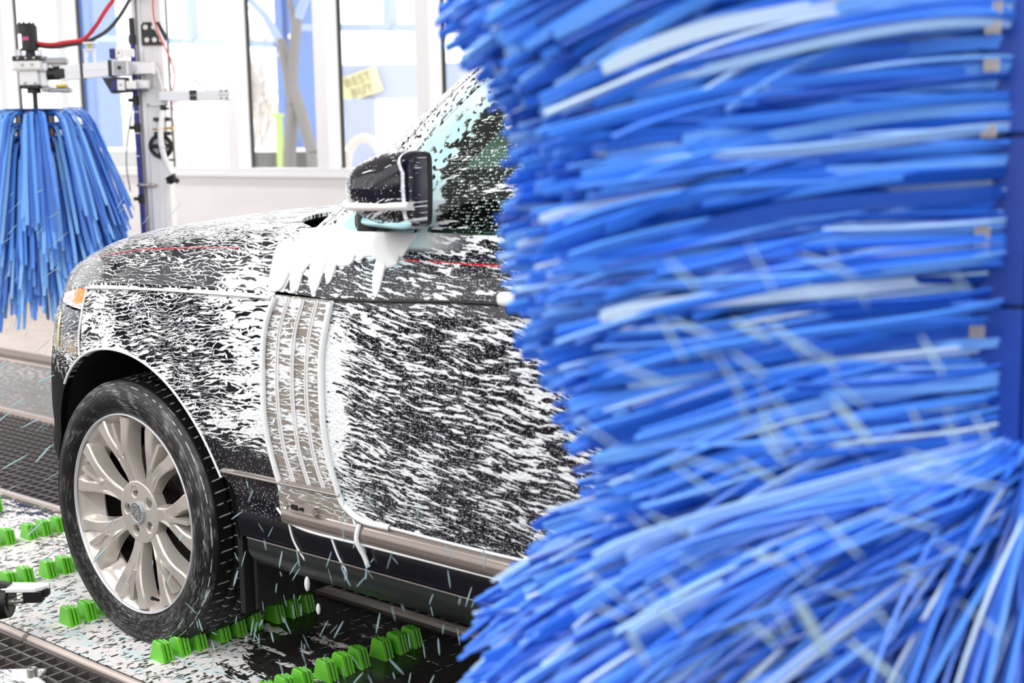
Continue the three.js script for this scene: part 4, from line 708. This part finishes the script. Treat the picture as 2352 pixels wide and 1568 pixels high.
  // swing arm with motor
  const Z = .2, ax = -.612;
  const swing = thing('brush_drive', 'aluminium swing arm with black motor above the hanging brush', 'arm', O, TURN);
  const m = obj('motor', cyl(.045, .045, .125, ax, 1.965, Z, 28), M.black, swing);
  obj('motor_cap', [cyl(.052, .052, .045, ax - .012, 2.01, Z, 28), cyl(.046, .05, .012, ax - .012, 2.037, Z, 20)], M.black, m);
  for (let i = 0; i < 8; i++) obj('cap_screw', cyl(.005, .005, .014, ax - .012 + .04 * Math.cos(i * .785), 2.045, Z + .04 * Math.sin(i * .785), 8), M.black, m);
  obj('tag', box(.036, .018, .004, ax - .008, 1.958, Z + .045, .001), M.pinkTag, m);
  obj('coupling', [cyl(.026, .03, .05, ax, 1.875, Z, 20), cyl(.05, .05, .012, ax - .005, 1.90, Z, 24)], M.black, swing);
  for (const x of [-.055, .06]) obj('spacer', cyl(.014, .014, .05, ax + x, 1.875, Z + .02, 12), M.alu, swing);
  const gb = obj('gearbox', [box(.105, .085, .1, ax - .005, 1.745, Z, .006), box(.155, .045, .12, ax - .008, 1.815, Z, .005)], M.plastic, swing);
  obj('flange', box(.158, .028, .125, ax - .006, 1.85, Z, .004), M.black, gb); obj('flange', [box(.11, .02, .11, ax, 1.695, Z, .004), cyl(.035, .04, .03, ax + .005, 1.675, Z, 18)], M.black, gb);
  for (const x of [-.045, .0, .045]) obj('bolt', cyl(.006, .006, .01, 0, 0, 0, 10).rotateX(Math.PI / 2).translate(ax - .006 + x, 1.852, Z + .065), M.steel, gb);
  for (const [x, y] of [[-.03, 1.815], [.025, 1.815], [-.025, 1.715], [.03, 1.715]]) obj('bolt', cyl(.007, .007, .01, 0, 0, 0, 10).rotateX(Math.PI / 2).translate(ax + x, y, Z + (y > 1.8 ? .063 : .052)), M.aluDark, gb);
  obj('rim_plate', box(.18, .006, .14, ax - .01, 1.789, Z), M.steel, gb);
  obj('shaft', cyl(.014, .014, .1, ax + .008, 1.625, Z, 16), M.black, swing);
  obj('lever', [box(.12, .035, .06, ax + .145, 1.835, Z, .008), box(.07, .02, .07, ax + .155, 1.81, Z, .006)], M.aluDark, swing);
  obj('lever', [box(.13, .028, .06, ax + .15, 1.675, Z, .008), box(.06, .03, .06, ax + .085, 1.68, Z, .006)], M.aluDark, swing);
  obj('pivot', [cyl(.035, .035, .06, 0, 0, 0, 20).rotateZ(Math.PI / 2).translate(ax + .125, 1.765, Z + .01), box(.06, .056, .07, ax + .165, 1.765, Z + .01, .008)], M.black, swing);
  obj('yellow_block', box(.06, .016, .05, ax + .165, 1.698, Z + .015, .004), M.yellow, swing);
  obj('link_block', [box(.05, .05, .08, ax + .075, 1.80, Z, .008), box(.05, .1, .05, ax + .065, 1.745, Z, .006)], M.alu, swing);
  const rail = obj('arm_rail', [beam(V(ax + .17, 1.768, Z), V(ax + .445, 1.79, Z), .075, .04), beam(V(ax + .17, 1.768, Z + .037), V(ax + .445, 1.79, Z + .037), .006, .006)].concat([beam(V(ax + .17, 1.79, Z), V(ax + .445, 1.812, Z), .074, .036), beam(V(ax + .17, 1.745, Z), V(ax + .445, 1.766, Z), .074, .034)]), M.alu, swing);
  obj('collar', box(.014, .085, .085, ax + .29, 1.777, Z, .003), M.gasket, rail);
  obj('end_collar', box(.022, .092, .085, ax + .45, 1.788, Z, .003), M.plate, swing);
  const br = new THREE.Shape([[ax + .405, 1.735], [ax + .53, 1.735], [ax + .55, 1.66], [ax + .45, 1.655]].map(([a, b]) => new THREE.Vector2(a, b)));
  obj('angle_bracket', new THREE.ExtrudeGeometry(br, { depth: .07, bevelEnabled: true, bevelSize: .004, bevelThickness: .004, bevelSegments: 1 }).translate(0, 0, Z - .035), M.plate, swing);
  const ec = obj('end_cap', [box(.09, .088, .09, ax + .508, 1.79, Z + .01, .006)], M.alu, swing);
  obj('cap_face', box(.07, .07, .006, ax + .508, 1.79, Z + .057, .002), M.aluDark, ec); obj('cap_hole', cyl(.011, .011, .01, 0, 0, 0, 16).rotateX(Math.PI / 2).translate(ax + .508, 1.79, Z + .06), M.gasket, ec);
  for (const y of [1.87, 1.695]) { const so = obj('solenoid', [box(.038, .058, .04, ax + .51, y, Z + .045, .004), box(.05, .045, .04, ax + .56, y, Z + .03, .006)], M.plastic, swing); obj('coil', box(.035, .055, .05, ax + .472, y - .002, Z + .03, .005), mat(0x2a3270, .5), so); obj('arrow_mark', box(.012, .012, .002, ax + .51, y, Z + .066), M.aluDark, so); }
  obj('mount_block', [box(.12, .07, .08, ax + .61, 1.79, Z - .06, .006), box(.08, .05, .06, ax + .6, 1.70, Z - .04, .006), rod(V(ax + .55, 1.79, Z), V(-.03, 1.79, .03), .03, 14)], M.alu, swing);
  const fk = obj('hose_fork', [box(.012, .07, .03, ax + .305, 1.855, Z, .003), box(.012, .07, .03, ax + .355, 1.855, Z, .003), box(.066, .012, .035, ax + .33, 1.893, Z, .003), box(.075, .015, .04, ax + .335, 1.93, Z, .004)], M.alu, swing);
  obj('fork_cap', cyl(.013, .013, .02, ax + .33, 1.912, Z, 12), M.yellow, fk);
  const hp = [[ax + .04, 1.937, Z], [ax + .12, 1.928, Z], [ax + .22, 1.94, Z], [ax + .30, 1.952, Z]];
  place(tag(obj('pressure_hose', tube([...hp, [ax + .37, 2.01, Z + .02], [ax + .44, 2.10, Z + .03], [ax + .525, 2.22, Z], [ax + .58, 2.36, Z - .1], [ax + .6, 2.7, Z - .15]], .0115, 60, 10), M.red), 'bright red hose rising from the motor to the post top', 'hose'));
  place(tag(obj('pressure_hose', tube([...hp.map(([a, b, c]) => [a, b - .017, c - .012]), [ax + .36, 1.955, Z], [ax + .44, 2.0, Z], [ax + .53, 2.10, Z], [ax + .59, 2.25, Z - .06], [ax + .64, 2.7, Z - .15]], .0105, 60, 10), mat(0x3a3b3d, .45)), 'dark grey hose running beside the red hose', 'hose'));

  // ---------------- the hanging brush
  const brush = thing('rotary_brush', 'hanging blue brush of long foam strips left of the white post', 'brush', [O[0] + ax * Math.cos(TURN) + Z * Math.sin(TURN), 1.585, O[2] - ax * Math.sin(TURN) + Z * Math.cos(TURN)], TURN);
  obj('core', [cyl(.085, .085, .95, 0, -.48, 0, 10), cyl(.16, .16, .01, 0, -.004, 0, 32)], mat(0x0f3c8c, .5), brush);
  const blues = [[.12, .37, .96], [.17, .45, .97], [.08, .28, .9], [.25, .54, .98], [.04, .18, .66]].map((c) => mat(new THREE.Color().setRGB(...c), .45, 0, { sheen: .2 }));
  for (let i = 0; i < 10; i++) { const a = i * .628 + .3; obj('core_rail', box(.012, .9, .03, .098, -.46, 0).rotateY(a), M.satin, brush); }
  const strip = (a, y0, L, seed, sag) => {
    const q = mulberry(seed), n = 14, pts = []; let r = .085, y = y0, al = (2 + 8 * q()) * Math.PI / 180; const fin = (-68 - 8 * q() - sag) * Math.PI / 180, k = .14 + .035 * q() - .006 * sag, tw = (q() - .5) * .35; let ang = a;
    for (let i = 0; i <= n; i++) { pts.push(V(r * Math.cos(ang), y, r * Math.sin(ang))); const s = i / n * L, el = lerp(al, fin, smooth(.45 * k, 1.55 * k, s)); const w = .015 * Math.sin(s * 22 + seed); r += Math.cos(el + w) * L / n; y += Math.sin(el + w) * L / n; ang += tw * .12 / n * 5 * (i / n); }
    const tz = (q() - .5) * 1.6;
    return ribbon(pts, (t) => V(-Math.sin(a + tz * t), 0, Math.cos(a + tz * t)), .017 + .006 * q(), .004, .8);
  };
  const rest = blues.map(() => []);
  let cnt = 0;
  for (let lvl = 0; lvl < 9; lvl++) for (let k = 0; k < 100; k++) {
    const y0 = -.01 - lvl * .075 - .03 * rnd(), a = k / 100 * Math.PI * 2 + rnd() * .05 + lvl * .03, L = .74 + .14 * rnd() - lvl * .016;
    // gaps in the top layers show the rails
    if (lvl < 3 && Math.abs(((a + 6.283) % .628) - .314) < .04 * (3 - lvl)) continue;
    const g = strip(a, y0, L, lvl * 1000 + k, lvl * .6), near = Math.sin(a) > .15 || lvl < 2;
    const bi = (rnd() * 5) | 0;
    if (near && cnt < 298 && (lvl < 5 || rnd() < .5) && rnd() < .75) { obj('foam_strip', g, blues[bi], brush); cnt++; } else rest[bi].push(g);
  }
  rest.forEach((r, i) => { const s = obj('foam_strips', merge(r), blues[i], brush); s.userData.kind = 'stuff'; });
}

// ------------------------------------------------------------------ small machine parts at the lower left
{
  // guide arm on the floor in front of the wheel
  const g = thing('wheel_guide', 'black and steel guide arm with hex bolt at the left edge', 'guide', [-.298, .03, .225], .7116);
  obj('guide_wheel', [cyl(.055, .05, .03, 0, 0, 0, 28).rotateZ(Math.PI / 2).translate(-.012, .085, 0)], M.black, g);
  obj('guide_wheel_rim', cyl(.03, .03, .034, 0, 0, 0, 20).rotateZ(Math.PI / 2).translate(-.012, .085, 0), M.trimBlack, g);
  const bl = new THREE.Shape([[-.01, -.03], [.085, -.03], [.115, .0], [.11, .02], [-.01, .03]].map(([a, b]) => new THREE.Vector2(a, b)));
  obj('blade', new THREE.ExtrudeGeometry(bl, { depth: .008, bevelEnabled: true, bevelSize: .002, bevelThickness: .002, bevelSegments: 1 }).rotateX(-Math.PI / 2).translate(0, .118, 0), M.foam, g);
  obj('bracket', [box(.055, .035, .03, .075, .10, .012, .005), box(.02, .025, .03, .105, .108, 0, .004), box(.04, .012, .03, .02, .112, -.01, .003)], M.trimBlack, g);
  obj('bolt_shank', rod(V(.0, .082, .012), V(.06, .087, .012), .0065, 12), M.steel, g);
  obj('hex_nut', [rod(V(.005, .083, .012), V(.021, .084, .012), .013, 6), rod(V(.04, .087, .012), V(.05, .088, .012), .012, 6)], M.steel, g);
  obj('stem', [rod(V(-.01, .085, -.005), V(-.25, .10, -.02), .012, 12), rod(V(-.25, .10, -.02), V(-.26, -.03, -.02), .012, 12)], M.steel, g);
  // foam covered pipe nearest to the camera
  const p = thing('guide_pipe', 'foam covered pipe with a hex bolt at the bottom left corner', 'pipe', [.36, -.03, .54], .7116);
  obj('plate', [box(.16, .012, .12, -.05, .185, .02, .005)], foamy(0, 1, 0, 1, 256, 256, (x, y) => ({ f: lace(x * .25, y * .2, .75, -.8), c: [60, 60, 66], r: .2 })), p);
  obj('pipe', tube([[-.03, .187, .0], [.0, .19, .02], [.05, .18, .06], [.10, .16, .12]], .016, 24, 12), M.foam, p);
  obj('hex_bolt', [cyl(.0125, .0125, .022, .022, .208, .035, 6), new THREE.TorusGeometry(.0085, .003, 6, 18).rotateX(Math.PI / 2).translate(.022, .219, .035)], M.steel, p);
  obj('leg', rod(V(-.08, .035, .0), V(-.08, .18, .0), .014, 12), M.steel, p);
}

// ------------------------------------------------------------------ the big brush turning beside the car
{
  const AX = 2.672, AZ = .536, TURN = .7116;
  const big = thing('rotary_brush', 'big blue brush of foam strips flung against the car door', 'brush', [AX, .15, AZ], TURN);
  const hubM = mat(0x0a3690, .4), hubM2 = mat(0x0d3f9e, .4);
  for (let i = 0; i < 9; i++) {
    const y = .35 + i * .19;
    obj('core_panel', Array.from({ length: 8 }, (_, k) => box(.052, .186, .008, 0, y - .15, .066, .002).rotateY(k * Math.PI / 4 + .1)), i % 2 ? hubM : hubM2, big);
  }
  obj('shaft', cyl(.05, .05, 2.3, 0, 1.0, 0, 20), M.trimBlack, big);
  const cols = [[.05, .24, .90], [.09, .33, .96], [.025, .16, .72], [.18, .45, .97], [.008, .08, .46], [.38, .62, .96], [.62, .80, .97]].map((c) => mat(new THREE.Color().setRGB(...c), .4, 0, { clearcoat: .35, clearcoatRoughness: .3 }));
  const pickCol = () => { const r = rnd(); return r < .26 ? 0 : r < .5 ? 1 : r < .66 ? 2 : r < .79 ? 3 : r < .87 ? 4 : r < .95 ? 5 : 6; };
  // reach of the strips by height of the tip (above the floor)
  const reach = curve([.3, .62, .72, .82, .90, .97, 1.03, 1.10, 1.2, 1.3, 1.42, 1.56, 1.7, 1.9], [.60, .65, .66, .64, .575, .54, .495, .545, .585, .605, .595, .62, .67, .60]);
  // local x to camera right, z towards the camera; angle 0 points left; a strip leaves the core at a0 and trails round to a1
  const strip = (y0, a0, a1, L, sag, seed, w, rise = 0) => {
    const q = mulberry(seed), n = 18, pts = [], ph = q() * 6.28, am = .005 + .010 * q(), b = (q() - .5) * .03, bend = 1.8 + 1.6 * q();
    for (let i = 0; i <= n; i++) {
      const t = i / n, r = lerp(.066, L, Math.pow(t, .95)), a = a1 + (a0 - a1) * Math.pow(1 - t, bend);
      const y = y0 + rise * t - sag * Math.pow(t, 1.8) + am * Math.sin(t * 5 + ph) * t + b * t;
      const p = V(-r * Math.cos(a), y - .15, r * Math.sin(a));
      // stay clear of the car: world z of the strip
      const wz = AZ - p.x * Math.sin(TURN) + p.z * Math.cos(TURN);
      if (wz < .085) { const d = .085 - wz; p.z += d * Math.cos(TURN); p.x -= d * Math.sin(TURN); }
      pts.push(p);
    }
    const tl = .25 + q() * 1.1;
    return ribbon(pts, (t) => V(0, Math.cos(tl), Math.sin(tl)), w, .0035, .7);
  };
  const rest = cols.map(() => []); let parts = 0, seed = 1; const DEG = Math.PI / 180;
  const add = (g, c, big_) => { if (big_ && parts < 297) { obj('foam_strip', g, cols[c], big); parts++; } else rest[c].push(g); };
  // level layers, flung outwards to the left
  for (let k = 0; k < 2600; k++) {
    const y0 = .99 + .85 * rnd(), a1 = (-40 + 62 * Math.pow(rnd(), .6)) * DEG, a0 = Math.min((rnd() < .92 ? 8 + 14 * rnd() : 52) * DEG, a1 + (20 + 45 * rnd()) * DEG), L = reach(y0 - .02) * (rnd() < .8 ? .86 + .15 * rnd() : .6 + .35 * rnd());
    const sag = (y0 > 1.45 ? .05 + .5 * (y0 - 1.45) : .02 + .04 * rnd()) + (y0 < 1.1 ? .1 * (1.1 - y0) / .12 * rnd() : 0);
    add(strip(y0, a0, a1, L, sag, seed++, .007 + .010 * rnd()), pickCol(), a1 > .0 && k % 4 === 0);
  }
  // lower layers, sweeping down and out
  for (let k = 0; k < 2200; k++) {
    const y0 = .70 + .35 * rnd(), a1 = (-45 + 76 * Math.pow(rnd(), .7)) * DEG, a0 = a1 + (15 + 35 * rnd()) * DEG, sag = .06 + .46 * rnd() * smooth(.6, .95, y0), L = reach(y0 - sag) * (rnd() < .7 ? .88 + .14 * rnd() : .5 + .4 * rnd());
    add(strip(y0, a0, a1, L, sag, seed++, .009 + .011 * rnd()), pickCol(), a1 > .1 && k % 5 === 0);
  }
  // a skirt of strips hanging from the lower core
  for (let k = 0; k < 520; k++) { const a = (20 + 150 * rnd()) * DEG; add(strip(.93 + .12 * rnd(), a + .3 * rnd(), a - .5 * rnd(), .12 + .34 * rnd(), .30 + .35 * rnd(), seed++, .012 + .01 * rnd()), pickCol(), k % 9 === 0); }
  // the strips round the back and right
  for (let k = 0; k < 500; k++) { const y0 = .5 + 1.3 * rnd(), a = (160 + 140 * rnd()) * DEG; add(strip(y0, a, a - .6, .30 + .2 * rnd(), .05 + .1 * rnd(), seed++, .014), pickCol(), false); }
  rest.forEach((r, i) => { if (r.length) obj('foam_strips', merge(r), cols[i], big).userData.kind = 'stuff'; });
  // pale clips that hold the strips to the core
  for (const [x, y] of [[-.085, 1.55], [-.085, 1.53], [-.086, 1.51], [-.086, 1.47], [-.087, 1.40], [-.09, 1.29], [-.091, 1.275], [-.092, 1.18]]) for (let k = 0; k < 3; k++) obj('clip', box(.004, .014, .004, x + k * .006 + .01, y - .15, .075), M.steel, big);
}

// ------------------------------------------------------------------ water thrown by the brushes: slender drops in flight
{
  const q = mulberry(4242), D = (a, b) => a + (b - a) * q();
  const drop = new THREE.LatheGeometry([[0, -1], [.45, -.9], [.8, -.6], [1, -.1], [.85, .5], [.5, .88], [0, 1]].map(([x, y]) => new THREE.Vector2(x, y)), 8);
  const wm = mat(0xcfe9ee, .15, 0, { transmission: .5, ior: 1.33, clearcoat: .6 });
  const spray = (name, label, list) => {
    const im = new THREE.InstancedMesh(drop, wm, list.length), m = new THREE.Matrix4(), u = V(0, 1, 0);
    list.forEach(([p, d, len, r], i) => { m.compose(p, new THREE.Quaternion().setFromUnitVectors(u, d.normalize()), V(r, len / 2, r)); im.setMatrixAt(i, m); });
    im.name = name; im.castShadow = im.receiveShadow = true; im.userData.kind = 'stuff'; scene.add(im); tag(im, label, 'water');
  };
  const right = V(.757, 0, -.653), fwd = V(-.648, -.151, -.747), cam = V(3.2578, 1.4077, 2.113);
  const dirV = (a) => right.clone().multiplyScalar(Math.cos(a)).add(V(0, Math.sin(a), 0)).add(fwd.clone().multiplyScalar(D(-.3, .3)));
  // under and beside the sill, between wheel and brush
  const near = [];
  for (let i = 0; i < 230; i++) { const x = D(.45, 1.75), y = D(.0, .62), z = D(.12, .5); near.push([V(x + .2, y + .02, z), dirV(D(1.0, 2.1) + (q() < .3 ? D(-.8, .8) : 0)), D(.012, .045), D(.0009, .002)]); }
  spray('water_spray', 'pale water drops flying off the brush below the car sill', near);
  const left = [];
  for (let i = 0; i < 170; i++) { const x = D(-2.6, -.3), y = D(.1, 1.25), z = D(-.9, .35); left.push([V(x, y, z), dirV(D(.45, 1.1)), D(.02, .11), D(.0007, .0016)]); }
  for (let i = 0; i < 22; i++) left.push([V(D(-.45, .4), D(.25, .8), D(.15, .6)), dirV(D(.4, .9)), D(.03, .09), D(.002, .0035)]);
  spray('water_spray', 'thin slanting water streaks before the hanging brush and wheel', left);
  const front = [];
  for (let i = 0; i < 60; i++) { const d = D(.9, 1.05), px = D(.05, .36), py = D(-.24, .06); const p = cam.clone().add(fwd.clone().multiplyScalar(d)).add(right.clone().multiplyScalar(px * d)).add(V(0, 1, 0).multiplyScalar(py * d)); front.push([p, dirV(-D(.15, 1.15)), D(.018, .055), D(.0007, .0016)]); }
  for (const [px, py, a, len, r] of [[.222, -.222, -1.05, .062, .0042], [.25, -.065, -.85, .045, .0030], [.175, .005, -.45, .034, .0026], [.31, -.095, -.35, .05, .0018], [.29, -.14, -.3, .06, .0016], [.33, -.11, -.2, .07, .0016], [.18, -.10, -.55, .035, .0018], [.27, -.25, -.7, .05, .0026], [.12, -.19, -.8, .03, .0018], [.09, -.235, -1.1, .04, .0022]]) { const d = .95, p = cam.clone().add(fwd.clone().multiplyScalar(d)).add(right.clone().multiplyScalar(px * d)).add(V(0, 1, 0).multiplyScalar(py * d)); front.push([p, dirV(a), len, r]); }
  spray('water_spray', 'pale water drops flying in front of the big blue brush', front);
}

renderer.render(scene, camera);
